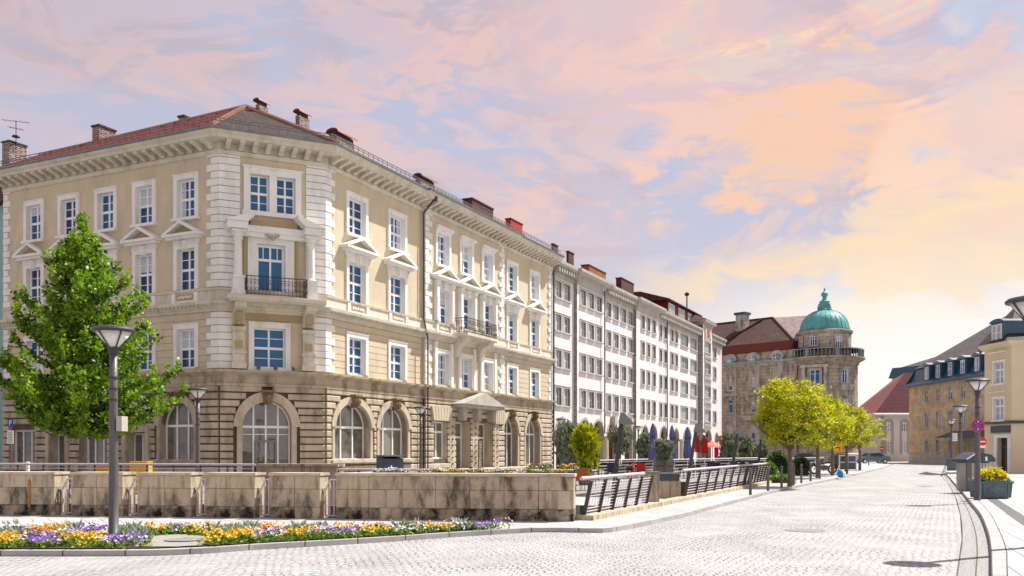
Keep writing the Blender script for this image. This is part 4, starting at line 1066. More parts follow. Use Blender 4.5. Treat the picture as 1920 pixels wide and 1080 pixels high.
# ------------------------------------------------------------------ pale annexe with maroon hipped roof
q0=at(1652,149.5); q1=at(1722,149.5); qb=at(1603,172)
an=thing('annexe','pale rendered annexe with steep maroon hipped roof and two round-topped windows','building',(q0[0],q0[1],0))
FA=Fr(q0,q1); FA2=Fr(qb,q0)
m=MB(FA); hh=[]
ww=[(1661.5,1672),(1691,1701.5)]
for a,b in ww: sa,sb=FA.s(a),FA.s(b); hh+= [(sa,sb,4.8,6.1,'a',.42),(sa,sb,1.4,3.2)]
wall(m,0,FA.L,-.5,7.8,hh,0,.3,0); m.fr=FA2; wall(m,0,FA2.L,-.5,7.8,[(FA2.L*.35,FA2.L*.35+3,1.2,4.6)],0,.3); m.fr=FA; m.box(.1,FA.L,-8,-.5,-.4,7.7)
m.build('wall',M['palewall'],an)
m=MB(FA); m.box(-.05,1.0*.45,-.02,.06,-.4,7.8); 
for a,b in ww:
    sa,sb=FA.s(a),FA.s(b)
    m.box(sa-.3,sa,0,.08,1.2,6.1); m.box(sb,sb+.3,0,.08,1.2,6.1)
    po=arc_pts((sa+sb)/2,(sb-sa)/2+.3,6.1,.72); pi=arc_pts((sa+sb)/2,(sb-sa)/2,6.1,.42)
    for i in range(len(po)-1): m.prism([po[i],po[i+1],pi[i+1],pi[i]],0,.08)
m.build('window_surrounds',M['paletrim'],an)
for a,b in ww:
    sa,sb=FA.s(a),FA.s(b); window(an,FA,(sa+sb)/2,4.8,6.1,sb-sa-.04,0,rec=.15,cols=3,rows=(.5,),main=0,sur=0,arch=.42,gm='glass_w',name='arched_window'); window(an,FA,(sa+sb)/2,1.4,3.2,sb-sa-.04,0,rec=.15,cols=3,rows=(.35,.7),main=0,sur=0,gm='glass_w')
m=MB(FA2); m.face([(FA2.L*.35,-.25,1.2),(FA2.L*.35+3,-.25,1.2),(FA2.L*.35+3,-.25,4.6),(FA2.L*.35,-.25,4.6)]); m.build('shop_front',M['slate_paint'],an)
z=7.65; c1=at(1640,148.6); c2=at(1730,148.6); c3=at(1580,180); r1=at(1697,152.6); r2=at(1674,168); c4_=(c2[0]+4,c3[1]); zr=zt(699,152.6)
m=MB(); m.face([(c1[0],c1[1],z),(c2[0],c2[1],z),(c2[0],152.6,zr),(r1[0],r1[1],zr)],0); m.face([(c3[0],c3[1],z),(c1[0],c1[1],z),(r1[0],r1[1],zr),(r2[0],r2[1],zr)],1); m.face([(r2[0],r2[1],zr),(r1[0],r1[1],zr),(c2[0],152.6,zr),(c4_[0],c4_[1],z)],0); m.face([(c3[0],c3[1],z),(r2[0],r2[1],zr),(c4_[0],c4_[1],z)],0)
M['roof_maroon_lit']=mat('maroon_tiles_sunlit',(.36,.11,.11),.75,.15,.5,brick=dict(m=.02,w=.3,h=.35,v=.3),bump=.3)  # left slope: same maroon tiles with sunlight painted into the colour
ar_=m.build('roof',[M['roof_maroon'],M['roof_maroon_lit']],an)
m=MB(); m.tube((c1[0],c1[1],z-.05),(c2[0],c2[1],z-.05),.18,n=6); m.tube((c1[0],c1[1],z-.05),(c3[0],c3[1],z-.05),.18,n=6); m.build('gutter',M['trim'],ar_)

# blue-roofed house far behind
bx=at(1672,172); fb=thing('blue_roofed_house','distant house with blue-grey mansard roof between the maroon and blue roofs','house',(bx[0],bx[1],0))
FB=Fr(bx,at(1745,165)); m=MB(FB); m.box(0,FB.L,-8,0,0,15.2); m.build('wall',M['palewall'],fb)
m=MB(FB); m.prismx([(.3,15.2),(-.8,17.2),(-7,17.2),(-8,15.2)],-.5,FB.L,0); m.face([(1.5,-.8,17.2),(FB.L,-.8,17.2),(FB.L+2,-4,19.6),(4.5,-4,18.4)],1); m.build('roof',[M['blue_sheet'],M['roof_grey']],fb)

# ------------------------------------------------------------------ ochre sandstone building with blue mansard
FS=Fr((56.7,131.5),(56.75,108.0)); sbld=thing('ochre_building','ochre sandstone building with blue mansard roof and a row of white dormers','building',(56.7,131.5,0))
m=MB(FS); hh=[]
xs=[(1733.5,1741),(1755,1762),(1778.5,1786),(1801.5,1810)]
for a,b in xs:
    s=(FS.s(a)+FS.s(b))/2
    for z0,z1 in ((8.35,9.9),(4.9,6.9),(1.5,3.1)): hh.append((s-.5,s+.5,z0,z1))
xs_s=[h[0]+.5 for h in hh[::3]]; stp=(xs_s[-1]-xs_s[0])/3
for k_ in (1,2):
    s=xs_s[-1]+stp*k_
    for z0,z1 in ((8.35,9.9),(4.9,6.9),(1.5,3.1)): hh.append((s-.5,s+.5,z0,z1))
wall(m,0,FS.L,-.5,10.9,hh,0,.35); m.box(0,FS.L,-16,-.5,-.5,10.8); m.build('wall',M['ochre'],sbld)
for h in hh: window(sbld,FS,(h[0]+h[1])/2,h[2]+.02,h[3]-.02,.96,0,rec=.28,cols=2,rows=(),main=.65,sur=.1,sp=.03,sm='greystone',gm='glass')
m=MB(FS); m.box(0,FS.L,0,.12,-.4,1.2); m.build('plinth',M['greystone'],sbld)
m=MB(FS); za,zb=10.7,13.4
m.prismx([(.6,za),(.5,za+.25),(-.5,za+.9),(-1.3,zb),(-1.3,za)],-.5,FS.L,0)
m.face([(-.6,.6,za+.01),(-.6,-1.3,zb),(-.6,-15,zb),(-.6,-15,za)],0)
rs=m.build('mansard_roof',M['blue_sheet'],sbld)
m=MB(FS); zr=19.4; s_r=FS.s(1897,-7.3)
m.face([(-.8,-1.1,zb),(FS.L+3,-1.1,zb),(FS.L+3,-7.3,zr),(s_r,-7.3,zr)],0); m.face([(-.8,-1.1,zb),(s_r,-7.3,zr),(-.8,-14.5,zb)],0); m.face([(FS.L+3,-7.3,zr),(FS.L+3,-14.5,zb),(-.8,-14.5,zb),(s_r,-7.3,zr)],0)
m.build('slate_roof',M['roof_grey'],rs)
m=MB(FS); s=FS.s(1798,-3.2); m.face([(s-.9,-3.0,15.05),(s+.9,-3.0,15.05),(s+.9,-4.2,16.22),(s-.9,-4.2,16.22)]); m.build('skylight',M['glass_w'],rs)
for px in (1738.5,1759.5,1782.5,1806,1833):
    s=FS.s(px,-.2); m=MB(FS); m.box(s-.85,s+.85,-1.6,-.2,11.2,13.3,0); m.box(s-1.1,s+1.1,-1.8,.1,13.3,13.42,1)
    m.prism([(s-1.1,13.42),(s+1.1,13.42),(s,13.75)],-1.8,.1,1)
    d_=m.build('dormer',[M['blue_sheet'],M['zinc']],sbld); window(d_,FS,s,11.45,13.15,1.0,-.15,rec=-.02,cols=2,rows=(.5,),main=0,sur=0,gm='glass',name='dormer_window')
m=MB(FS); s=FS.s(1808); m.face([(s-3,0,4.2),(FS.L,0,4.2),(FS.L,2.2,3.4),(s-3,2.2,3.4)]); m.tube((s-3,2.2,3.38),(FS.L,2.2,3.38),.06,n=5); m.build('awning',M['slate_paint'],sbld)

# ------------------------------------------------------------------ cream house at the right edge
C0=at(1846,70.5); C1=at(1896.5,67); C2=(C1[0]+9,66.0)
ch=thing('cream_house','cream rendered corner house with dark doorway and blue dormer at the right edge','house',(C0[0],C0[1],0))
FC1=Fr(C0,C1); FC2=Fr(C1,C2); 
m=MB(FC1)
wz=[(6.7,8.25),(3.98,5.55)]; wa,wb_=FC1.s(1863.5),FC1.s(1883)
wall(m,0,FC1.L,-.5,9.55,[(wa,wb_,a,b) for a,b in wz]+[(FC1.s(1871),FC1.s(1891),0.05,2.65)],0,.3)
m.fr=FC2; wall(m,0,FC2.L,-.5,9.55,[(1.3,2.5,a,b) for a,b in wz],0,.3); m.fr=FC1; m.face([(0,0,-.5),(0,-9,-.5),(0,-9,9.5),(0,0,9.5)])
m.build('wall',M['cream'],ch)
for a,b in wz: window(ch,FC1,(wa+wb_)/2,a,b,wb_-wa-.04,0,rec=.14,cols=2,rows=(.33,),main=.66,sur=.14,sp=.05,gm='glass_w'); window(ch,FC2,1.9,a,b,1.16,0,rec=.14,cols=2,rows=(.33,),main=.66,sur=.14,sp=.05,gm='glass_w')
m=MB(FC1); sA,sB=FC1.s(1871),FC1.s(1891); m.face([(sA,-.28,.05),(sB,-.28,.05),(sB,-.28,2.65),(sA,-.28,2.65)],0); m.box(sA,sB,-.28,-.22,1.95,2.02,1); m.box((sA+sB)/2-.03,(sA+sB)/2+.03,-.28,-.22,.05,1.95,1)
m.build('door',[M['door'],M['grey_metal']],ch)
m=MB(FC1); m.box(sA-.35,sA,0,.1,0,2.9); m.box(sB,sB+.3,0,.1,0,2.9); m.box(sA,sB,0,.1,2.65,2.9); m.box(FC1.s(1856),FC1.s(1888),.02,.18,9.0,9.08); m.box(FC1.s(1856),FC1.s(1888),.0,.12,6.05,6.12); m.build('door_surround',M['trim'],ch)
m=MB(FC1); m.box(FC1.s(1859),FC1.s(1895),0,.08,3.03,3.55); m.build('shop_sign_panel',M['slate_paint'],ch)
m=MB(); pth=[FC1.xy(-.2),C1,FC2.xy(FC2.L)]
sweep(m,pth,[(0,3.68),(.22,3.72),(.24,3.84),(0,3.9)]); m.build('string_course',M['slate_paint'],ch)
m=MB(); sweep(m,pth,[(0,9.3),(.2,9.4),(.4,9.55),(.42,9.7),(0,9.72)]); m.build('eaves',M['cream'],ch)
m=MB(FC1); 
pa,pb=FC1(-.3,.4,9.7),FC1(FC1.L+.1,.45,9.7); pc=(C2[0],C2[1]-.4,9.7); rg=(C1[0]+3.4,C1[1]+5.5,13.2); rg2=(C2[0]+2,C1[1]+5.5,13.2); rb2=(C0[0]+3.2,C0[1]+7,9.7)
m.fr=ID; m.face([pa,pb,rg],0); m.face([pb,pc,rg2,rg],0); m.face([pa,rg,rb2],0)
cr=m.build('roof',M['roof_dark'],ch)
m=MB(FC1); sA=FC1.s(1857.5,.1); sB=FC1.s(1880,.1)
m.box(sA,sB,-6.0,.05,9.7,11.25,0)
po=arc_pts((sA+sB)/2,(sB-sA)/2+.15,11.25,.28,8); m.prism(po,-6,.15,0)
dd=m.build('dormer',M['blue_sheet'],cr); window(dd,FC1,(sA+sB)/2,9.85,11.1,(sB-sA)*.8,.06,rec=-.02,cols=2,rows=(.5,),main=0,sur=0,gm='glass_w',name='dormer_window')

# ------------------------------------------------------------------ ground, canal, road, pavements
def struct(o): o['kind']='structure'; return o
wl0=gp(0,972); wl1=gp(1076,985); uw=norm2((wl1[0]-wl0[0],wl1[1]-wl0[1])); bw=(-uw[1],uw[0])    # bw points away from the camera
def wlp(t,b=0): return (wl0[0]+uw[0]*t+bw[0]*b, wl0[1]+uw[1]*t+bw[1]*b)
WLN=math.hypot(wl1[0]-wl0[0],wl1[1]-wl0[1])
f0=(wl1[0]+.15,wl1[1]+.45); f1_=gp(1436,905,.09); uf=norm2((f1_[0]-f0[0],f1_[1]-f0[1])); nf_=(-uf[1],uf[0])   # nf_: to the left of the fence (canal side)
def fep(t,b=0): return (f0[0]+uf[0]*t+nf_[0]*b, f0[1]+uf[1]*t+nf_[1]*b)
FLN=math.hypot(f1_[0]-f0[0],f1_[1]-f0[1])
CW=4.6
Na=wlp(-45,.6); Nb=(f0[0],f0[1]+.15); Nc=fep(FLN,.12)
# inner (far) edge
def isect(p,u,q,v):
    dt=u[0]*v[1]-u[1]*v[0]; t=((q[0]-p[0])*v[1]-(q[1]-p[1])*v[0])/dt; return (p[0]+u[0]*t,p[1]+u[1]*t)
Fa=wlp(-45,.6+CW); Fb=isect(Fa,uw,fep(0,CW),uf); Fc=fep(FLN,CW)
canal=[Na,Nb,Nc,Fc,Fb,Fa]
def poly(name,outer,holes,z,mt,parent=None,thick=0):
    allp=[[Vector((p[0],p[1],0)) for p in outer]]+[[Vector((p[0],p[1],0)) for p in h] for h in holes]
    tris=tessellate_polygon(allp); pts=[p for l in allp for p in l]
    m=MB(); m.v=[(p.x,p.y,z) for p in pts]
    for t in tris:
        a,b,c=[pts[i] for i in t]
        if (b-a).cross(c-a).z<0: t=t[::-1]
        m.f.append(list(t)); m.mi.append(0)
    if thick:
        nb=len(m.v); m.v+=[(p.x,p.y,z-thick) for p in pts]; off=0
        for l in allp:
            for i in range(len(l)):
                j=(i+1)%len(l); m.f.append([off+i,off+j,nb+off+j,nb+off+i]); m.mi.append(0)
            off+=len(l)
    return struct(m.build(name,mt,parent))
poly('ground',[(-1500,-60),(1500,-60),(1500,2500),(-1500,2500)],[canal],-.03,M['earth'])
KL=[gp(*p) for p in ((-900,1046),(-300,1044),(0,1043),(150,1043),(290,1042),(400,1037),(480,1031),(600,1024),(700,1018),(800,1011),(870,1006),(950,1001),(1000,998),(1060,998),(1128,999),(1168,994),(1277,971),(1328,957),(1386,941),(1437,927),(1510,911),(1583,896),(1649,880),(1672,872))]
g1=[gp(*p) for p in ((1793,1080),(1803,1010),(1800,965),(1790,930),(1778,908),(1767,893),(1769,880),(1776,871))]
g2=[gp(*p) for p in ((1828,1080),(1831,1030),(1826,990),(1811,951),(1793,922),(1775,899),(1771,886),(1779,871.5))]
kb=[gp(*p) for p in ((1859,1080),(1858,1040),(1852,1005),(1838,970),(1820,947),(1803,925),(1783,901),(1774,886),(1783,871))]
ko=[gp(*p) for p in ((1887,1080),(1885,1040),(1871,1000),(1854,968),(1834,944),(1812,921),(1789,899),(1779,886),(1788,871))]
def ext(l): a,b=l[0],l[1]; return [(a[0]-(b[0]-a[0])*3.2,a[1]-(b[1]-a[1])*3.2)]+l
g1,g2,kb,ko=map(ext,(g1,g2,kb,ko))
def resample(l,step):
    out=[l[0]]
    # catmull-rom
    P_=[l[0]]+l+[l[-1]]
    for i in range(1,len(P_)-2):
        a,b,c,d=P_[i-1:i+3]; k=max(2,int(math.hypot(c[0]-b[0],c[1]-b[1])/step))
        for q in range(1,k+1):
            t=q/k; out.append(tuple(.5*((2*b[j])+(c[j]-a[j])*t+(2*a[j]-5*b[j]+4*c[j]-d[j])*t*t+(3*b[j]-a[j]-3*c[j]+d[j])*t**3) for j in (0,1)))
    return out
def samen(l,n):
    """n points evenly spaced along a polyline"""
    r=resample(l,.4); D_=[0]
    for a,b in zip(r[:-1],r[1:]): D_.append(D_[-1]+math.hypot(b[0]-a[0],b[1]-a[1]))
    out=[];j=0
    for i in range(n):
        t=D_[-1]*i/(n-1)
        while j<len(D_)-2 and D_[j+1]<t: j+=1
        f=(t-D_[j])/max(1e-9,D_[j+1]-D_[j]); out.append((r[j][0]+(r[j+1][0]-r[j][0])*f,r[j][1]+(r[j+1][1]-r[j][1])*f))
    return out,D_[-1]
def strip(name,la,lb,z,mt,n=160,side=0.0,parent=None,zb=None,st=True):
    A_,LA=samen(la,n); B_,_=samen(lb,n); m=MB(); m.uv=[]; w_=.4
    zb=z if zb is None else zb
    for i in range(n-1):
        m.face([(A_[i][0],A_[i][1],z),(B_[i][0],B_[i][1],zb),(B_[i+1][0],B_[i+1][1],zb),(A_[i+1][0],A_[i+1][1],z)])
        w_=math.hypot(A_[i][0]-B_[i][0],A_[i][1]-B_[i][1])
        u0,u1=LA*i/(n-1),LA*(i+1)/(n-1); m.uv.append([(u0,0),(u0,w_),(u1,w_),(u1,0)])
        if side:
            m.face([(A_[i][0],A_[i][1],z-side),(A_[i][0],A_[i][1],z),(A_[i+1][0],A_[i+1][1],z),(A_[i+1][0],A_[i+1][1],z-side)]); m.uv.append([(u0,0),(u0,side),(u1,side),(u1,0)])
    o=m.build(name,mt,parent)
    # upward-facing normals
    return struct(o) if st else o
# road: everything between the kerbs, running off behind the camera
road=[(-60,3)]+[(-60,14.5)]+[k for k in KL[1:]]+[gp(1690,866),(80,150),(80,140)]+[g1[-1]]+g1[::-1][1:]+[(g1[0][0]-2,-3),(-60,-3)]
poly('road',road,[],0.0,M['cobble'])
strip('gutter_setts_outer',g1,g2,.004,M['gutter']); strip('gutter_setts_inner',g2,kb,.004,M['gutter'])
def seam(l,wd=.022): return [(a[0]+wd,a[1]) for a in l]
for l_ in (g1,g2): strip('gutter_seam',l_,seam(l_),.0065,M['groove'])
strip('kerb_seam',ko,seam(ko,.02),.1015,M['groove'])
strip('kerb_right',kb,ko,.10,M['kerb'],side=.11)
kq=samen(ko,60)[0]
poly('pavement_right',kq+[(65,142),(140,142),(140,-3),(kq[0][0],-3)],[],.095,M['slabs'])
ds=[gp(*p) for p in ((1790,899),(1812,914),(1833,928),(1862,950),(1900,980),(1935,1005),(2010,1060))]; ds2=[gp(p[0]+0,p[1]) for p in ((1797,898),(1820,912),(1843,925),(1875,945),(1916,972),(1955,997),(2040,1050))]
strip('drain_setts',ds,ds2,.099,M['drainsetts'],80)
KLs=resample(KL,1.2)
def offs(l,dist):
    out=[]
    for i in range(len(l)):
        a=l[max(0,i-1)]; b=l[min(len(l)-1,i+1)]; u_=norm2((b[0]-a[0],b[1]-a[1])); out.append((l[i][0]-u_[1]*dist,l[i][1]+u_[0]*dist))
    return out
KLo=offs(KLs,.16)
strip('kerb_left',KLs,KLo,.092,M['kerb'],n=400,side=.10)
fend=fep(FLN,0); far_in=gp(1600,866.5)
pl=KLo+[far_in,(20,75),(fend[0]+.5,fend[1]+3),fend,f0,(wl1[0]+.1,wl1[1]+.3)]+[wlp(t,.3) for t in (WLN,6,0,-20,-45)]
poly('pavement_left',pl,[],.085,M['slabs_l'])
far=[(Fa[0]-40,Fa[1]+6),Fa,Fb,Fc,(fend[0]+.5,fend[1]+3),(20,75),far_in,(75,165),(75,230),(-120,230)]
poly('terrace',far,[],.07,M['plaza'])
m=MB(); m.face([(p[0],p[1],-2.0) for p in canal[::-1]][::-1]); struct(m.build('canal_water',M['water']))
m=MB()
for i in range(6):
    a,b=canal[i],canal[(i+1)%6]; m.face([(a[0],a[1],-2.6),(b[0],b[1],-2.6),(b[0],b[1],.068),(a[0],a[1],.068)])
struct(m.build('canal_embankment',M['canalwall']))
m=MB(Fr(fep(0),fep(1))); m.box(0,FLN,-.05,.35,-.4,.20); struct(m.build('fence_kerb',M['wallstone_b']))
# manhole covers
def manhole(x,y,z,r,label):
    m=MB(); m.lathe(x,y,[(r,z),(r,z+.004),(r*.9,z+.006),(r*.88,z+.002),(r*.8,z+.002),(.01,z+.004)],28)
    tag(m.build('manhole_cover',M['manh'],origin=(x,y,z)),label,'manhole cover','manhole covers')
M['manh']=mat('manhole_iron',(.24,.24,.24),.6,.2,8,bump=.6,bscale=60)
x,y=gp(1510,995); manhole(x,y,.004,.42,'round manhole cover set in the cobbled road')


# ------------------------------------------------------------------ stone parapet blocks
def parapet(t0,t1,label,first,hts=1.10):
    FWp=Fr(wlp(0),wlp(1)); o=thing('stone_parapet',label,'stone wall',wlp(t0)+(0.085,),'stone parapet blocks along the canal')
    rows=[(.0,.27,'mosstone'),(.275,.70,'wallstone'),(.705,1.02,'wallstone_b')]
    rnd=random.Random(int(t0*100)+5); th=.58
    for ri,(z0,z1,mt) in enumerate(rows):
        m=MB(FWp); k=max(1,round((t1-t0)/.76)); st=(t1-t0)/k; o_=0
        for i in range(k):
            a=t0+i*st+.006; b=t0+(i+1)*st-.006; j=rnd.uniform(0,.006)
            mt2=0 if rnd.random()<(.85 if ri==0 else .6) else 1
            m.box(a,b,-th,-.0-j,.085+z0,.085+z1-.004,mt2)
        mats={'mosstone':[M['mosstone'],M['wallstone']],'wallstone':[M['wallstone'],M['wallstone_b']],'wallstone_b':[M['wallstone_b'],M['wallstone']]}[mt]
        m.build('stone_course',mats,o)
    m=MB(FWp); m.box(t0+.012,t1-.012,-th+.02,-.02,.09,.085+1.02); m.build('mortar_core',M['soil'],o)
    m=MB(FWp); m.box(t0-.02,t1+.02,-th-.03,.03,.085+1.02,.085+1.085,0); m.build('coping',[M['stone2']],o)
    return o
FWp=Fr(wlp(0),wlp(1))
ts=[]
for i,(a,b,lab) in enumerate(((-320,-12,None),(-160,102,'leftmost stone parapet block with a rust streak at the left edge'),(133,230,'stained stone parapet block behind the tall near lamp'),(258,358,'blackened stone parapet block, third from the left edge'),(384,478,'cleaner stone parapet block, fourth from the left edge'),(505,600,'short stone parapet block just left of the long wall'),(630,1076,'long stained sandstone parapet wall beside the railing'))):
    if lab is None: continue
    ta,tb_=FWp.s(a),FWp.s(b); ts.append((ta,tb_)); parapet(ta,tb_,lab,i==1)
ta,tb_=FWp.s(-8),FWp.s(-3)
m=MB(FWp); s=FWp.s(55); m.box(s-.035,s+.035,.0,.012,.28,.98,0); m.build('rust_streak',M['rust'],bpy.data.objects['stone_parapet'])
# railing grilles in the gaps
gapn=['first gap from the left','second gap, right of the near lamp','third gap from the left','fourth gap from the left','gap left of the long wall']
for i in range(5):
    a=ts[i][1]; b=ts[i+1][0]; m=MB(FWp); z0,z1=.14,1.0
    for k_ in range(4):
        s=a+.03+(b-a-.06)*k_/3; zt_=z1-.0 if k_>0 else z1-.28
        m.box(s-.016,s+.016,-.30,-.26,z0,zt_)
    m.tube((a+.02,-.28,z0),(b-.02,-.28,z0),.02,n=5); m.tube((a+.02,-.28,z1-.28),(a+(b-a)*.36,-.28,z1),.02,n=5); m.tube((a+(b-a)*.36,-.28,z1),(b-.02,-.28,z1),.02,n=5)
    tag(m.build('gap_railing',M['rail_white'],origin=wlp(a,.3)+(.085,)),'small pale metal railing in the '+gapn[i],'railing','railings in the parapet gaps')

# ------------------------------------------------------------------ railings
def railing(p0,p1,name,label,h=.95,z=.10,posts=5,rods=9,lean=.22,top='rail_white',body='rail_dark',tr=.045,group=None,hands=False,verts=0,nlean=None):
    fr=Fr(p0,p1); o=thing(name,label,'railing',(p0[0],p0[1],z),group)
    m=MB(fr); m.tube((0,0,z+h),(fr.L,0,z+h),tr,n=8); m.build('handrail',M[top],o)
    for i in range(posts):
        s=fr.L*(i+.5)/posts if posts<3 else fr.L*i/(posts-1)
        m=MB(fr); nl=lean
        m.prismx([(nl*.0,z),(.09,z),(nl+.07,z+h-.06),(nl-.02,z+h-.06)],s-.02,s+.02) if lean else m.box(s-.025,s+.025,-.025,.025,z,z+h-.03)
        m.build('post',M[body],o)
    m=MB(fr)
    for i in range(rods):
        zz=.10+(h-.22)*i/(rods-1); m.tube((0,lean*zz/h+.03,z+zz),(fr.L,lean*zz/h+.03,z+zz),.012 if i>2 else .018,n=5)
    for i in range(verts):
        s=fr.L*(i+.5)/verts; m.tube((s,.02,z+.05),(s,lean+.0,z+h-.05),.008,n=4,cap=False)
    m.build('rods',M[top if top=='rail_white' and not hands else body],o)
    return o
FF=Fr(fep(0),fep(1)); sF1=FF.s(1206); sF2=FF.s(1279)
railing(fep(.1,-.02),fep(sF1,-.02),'metal_railing','slanted metal railing with round handrail between the long wall and the stone pillar',posts=6,rods=11,verts=26,group='canal railings along the pavement')
railing(fep(sF2,-.02),fep(20.5,-.02),'metal_railing','slanted metal railing starting at the low stone block','' or 0.95,posts=8,rods=9,verts=30,group='canal railings along the pavement')
railing(fep(20.8,-.02),fep(FLN,-.02),'metal_railing','farthest slanted metal railing ending at the ivy hedge',posts=9,rods=9,group='canal railings along the pavement')
# across the canal
b0=wlp(-10,.6+CW+.3); b1=at(480,b0[1]+(0)); 
def across(px0,px1,h,label,top='rail_white',rods=5,z=.07,posts=12,off=.5,verts=0):
    # railing on the far bank, parallel to the parapet
    fr=Fr(wlp(0,.6+CW+off),wlp(1,.6+CW+off)); s0_,s1_=fr.s(px0),fr.s(px1)
    return railing(fr.xy(s0_),fr.xy(s1_),'bank_railing',label,h=h,z=z,posts=posts,rods=rods,lean=0,top=top,tr=.035,group='railings on the far bank',verts=verts)
across(-60,478,1.20,'pale handrail on the far bank behind the short parapet blocks')
across(634,1075,1.06,'purple-grey railing with flower boxes on the far bank behind the long wall',top='rail_white')
m=MB(Fr(wlp(0,.6+CW+.4),wlp(1,.6+CW+.4))); s0_,s1_=m.fr.s(482),m.fr.s(632)
for i in range(3):
    a=s0_+(s1_-s0_)*i/3; m.box(a+.01,a+(s1_-s0_)/3-.01,-.6,0,.07,1.22)
m.box(s0_-.03,s1_+.03,-.64,.04,1.22,1.30)
tag(m.build('bank_parapet',M['wallstone'],origin=m.fr.xy(s0_)+(.07,)),'dark sandstone parapet on the far bank seen above the short blocks','stone wall')
pA=at(1122,50); pB=at(1224,58); railing(pA,pB,'terrace_railing','cafe terrace railing with white top rail left of the tall stone planter',h=1.1,z=.07,posts=8,rods=6,lean=0,hands=False,top='rail_white',tr=.035,group='cafe terrace railings')
pA=at(1262,52); pB=at(1424,66); railing(pA,pB,'terrace_railing','cafe terrace railing with white top rail right of the tall stone planter',h=1.12,z=.07,posts=11,rods=6,lean=0,top='rail_white',tr=.035,group='cafe terrace railings')
pA=at(1424,66); pB=at(1545,80); railing(pA,pB,'terrace_railing','thin white-topped railing behind the hedge and motorcycle',h=1.05,z=.07,posts=9,rods=4,lean=0,top='rail_white',tr=.035,group='cafe terrace railings')

# bridge slab across the canal
m=MB(Fr(fep(sF1),fep(sF2))); m.box(0,sF2-sF1,-CW-.4,.1,-.3,.10); struct(m.build('footbridge_deck',M['slabs']))
# stone pillar, low block with grit box, tall planter
def stonebox(name,label,cat,fr,s0,s1,n0,n1,z0,z1,mt='wallstone_b',cop=None):
    m=MB(fr); m.box(s0,s1,n0,n1,z0,z1)
    o=thing(name,label,cat,fr.xy((s0+s1)/2,(n0+n1)/2)+(z0,)); 
    m.build('body',M[mt],o)
    if cop:
        q=MB(fr); q.box(s0-.03,s1+.03,n0-.03,n1+.03,z1,z1+.05); q.build('coping',M[cop],o)
    return o
FF=Fr(fep(0),fep(1))
sP=FF.s(1207); fX=Fr(gp(1207,948,.09),(gp(1207,948,.09)[0]+1,gp(1207,948,.09)[1]))
o=stonebox('stone_pillar','square sandstone pillar at the end of the first slanted railing','pillar',fX,0,.46,-.45,0,.085,1.03,'wallstone_b','zinc')
g=gp(1236,935,.09); fX=Fr(g,(g[0]+1,g[1]+.05)); d=g[1]; wdt=(1277-1236)/F*d
o=stonebox('low_stone_block','low sandstone block carrying a slate-coloured box','stone block',fX,0,wdt,-.6,0,.085,.085+.60,'wallstone_b')
m=MB(fX); m.box(.02,wdt-.05,-.55,.03,.69,.92,0); m.box(0,wdt-.03,-.58,.06,.92,.95,1); tag(m.build('grit_box',[M['slate_paint'],M['zinc']],origin=fX.xy(.4,-.3)+(.69,)),'slate-grey metal box lying on the low stone block','box')
d=36.; x0=at(1229,d)[0]; x1=at(1262,d)[0]; fX=Fr((x0,d),(x1,d))
o=thing('tall_planter','tall dark stone planter beside the pillar holding an olive bush','planter',((x0+x1)/2,d,.1)); m=MB(fX); m.box(0,fX.L,-.7,0,.10,.85); m.box(.01,fX.L-.01,-.69,-.01,.86,1.45); m.build('body',M['greystone_d'],o); m=MB(fX); m.box(.04,fX.L-.04,-.65,-.05,1.40,1.46);m.build('soil',M['soil'],o)

# ------------------------------------------------------------------ street lamps
def make_lamp(label,loc):
    o=thing('street_lamp',label,'street lamp',(0,0,0),'street lamps')
    m=MB(); m.lathe(0,0,[(.11,0),(.11,.05),(.088,.06),(.083,1.0),(.07,2.6),(.066,3.42)],18); m.build('pole',M['grey_metal'],o,smooth=True)
    for z in (2.55,2.75,2.95): m=MB(); m.lathe(0,0,[(.075,z),(.082,z),(.082,z+.03),(.075,z+.03)],16); m.build('collar',M['rail_dark'],o)
    m=MB(); m.lathe(0,0,[(.05,3.36),(.085,3.40),(.10,3.50),(.06,3.52)],16)
    m.lathe(0,0,[(.31,3.78),(.37,3.79),(.38,3.82),(.34,3.86),(.15,3.90),(.02,3.905)],28)
    for i in range(5):
        a=2*PI*i/5+.5; m.tube((.09*math.cos(a),.09*math.sin(a),3.49),(.345*math.cos(a),.345*math.sin(a),3.80),.014,n=5)
    m.build('lamp_head',M['rail_dark'],o)
    m=MB(); m.lathe(0,0,[(.07,3.50),(.315,3.79)],28); m.build('diffuser',M['lamp_glass'],o,smooth=True)
    o.location=loc; return o
L0=gp(213,1022); lampA=make_lamp('tall grey street lamp in the flower bed with a small sign plate on its pole',(L0[0],L0[1],.05))
def lampat(px,d,label,s=1.0): x,_=at(px,d); return dup(lampA,(x,d,.07),random.uniform(0,3),label,'street lamps',s)
lampat(371,33,'street lamp standing between the canal and the arched window left of the corner'); lampat(789,47,'street lamp beside the downpipe in front of the long facade'); lampat(1052,64,'dark street lamp in front of the first arcade arch'); 
lampat(1197,84,'pale-poled street lamp in the middle of the cafe terrace'); lampat(1801,45.5,'slim street lamp on the right pavement left of the waste container',1.0); lf=lampat(1833,29.8,'street lamp carrying the round no-stopping sign',1.02); lampat(1784,76,'farthest street lamp on the right in front of the ochre building',1.09)
x,_=at(1935,15.3); dup(lampA,(x,15.3,.1),.3,'near street lamp whose head cuts the upper right edge','street lamps',1.07)
m=MB(); m.box(L0[0]+.09,L0[0]+.19,L0[1]-.10,L0[1]+.16,2.05,2.32); m.box(L0[0]+.05,L0[0]+.1,L0[1]-.02,L0[1]+.02,2.12,2.16); m.tube((L0[0]-.16,L0[1],2.2),(L0[0],L0[1],2.2),.012,n=5)
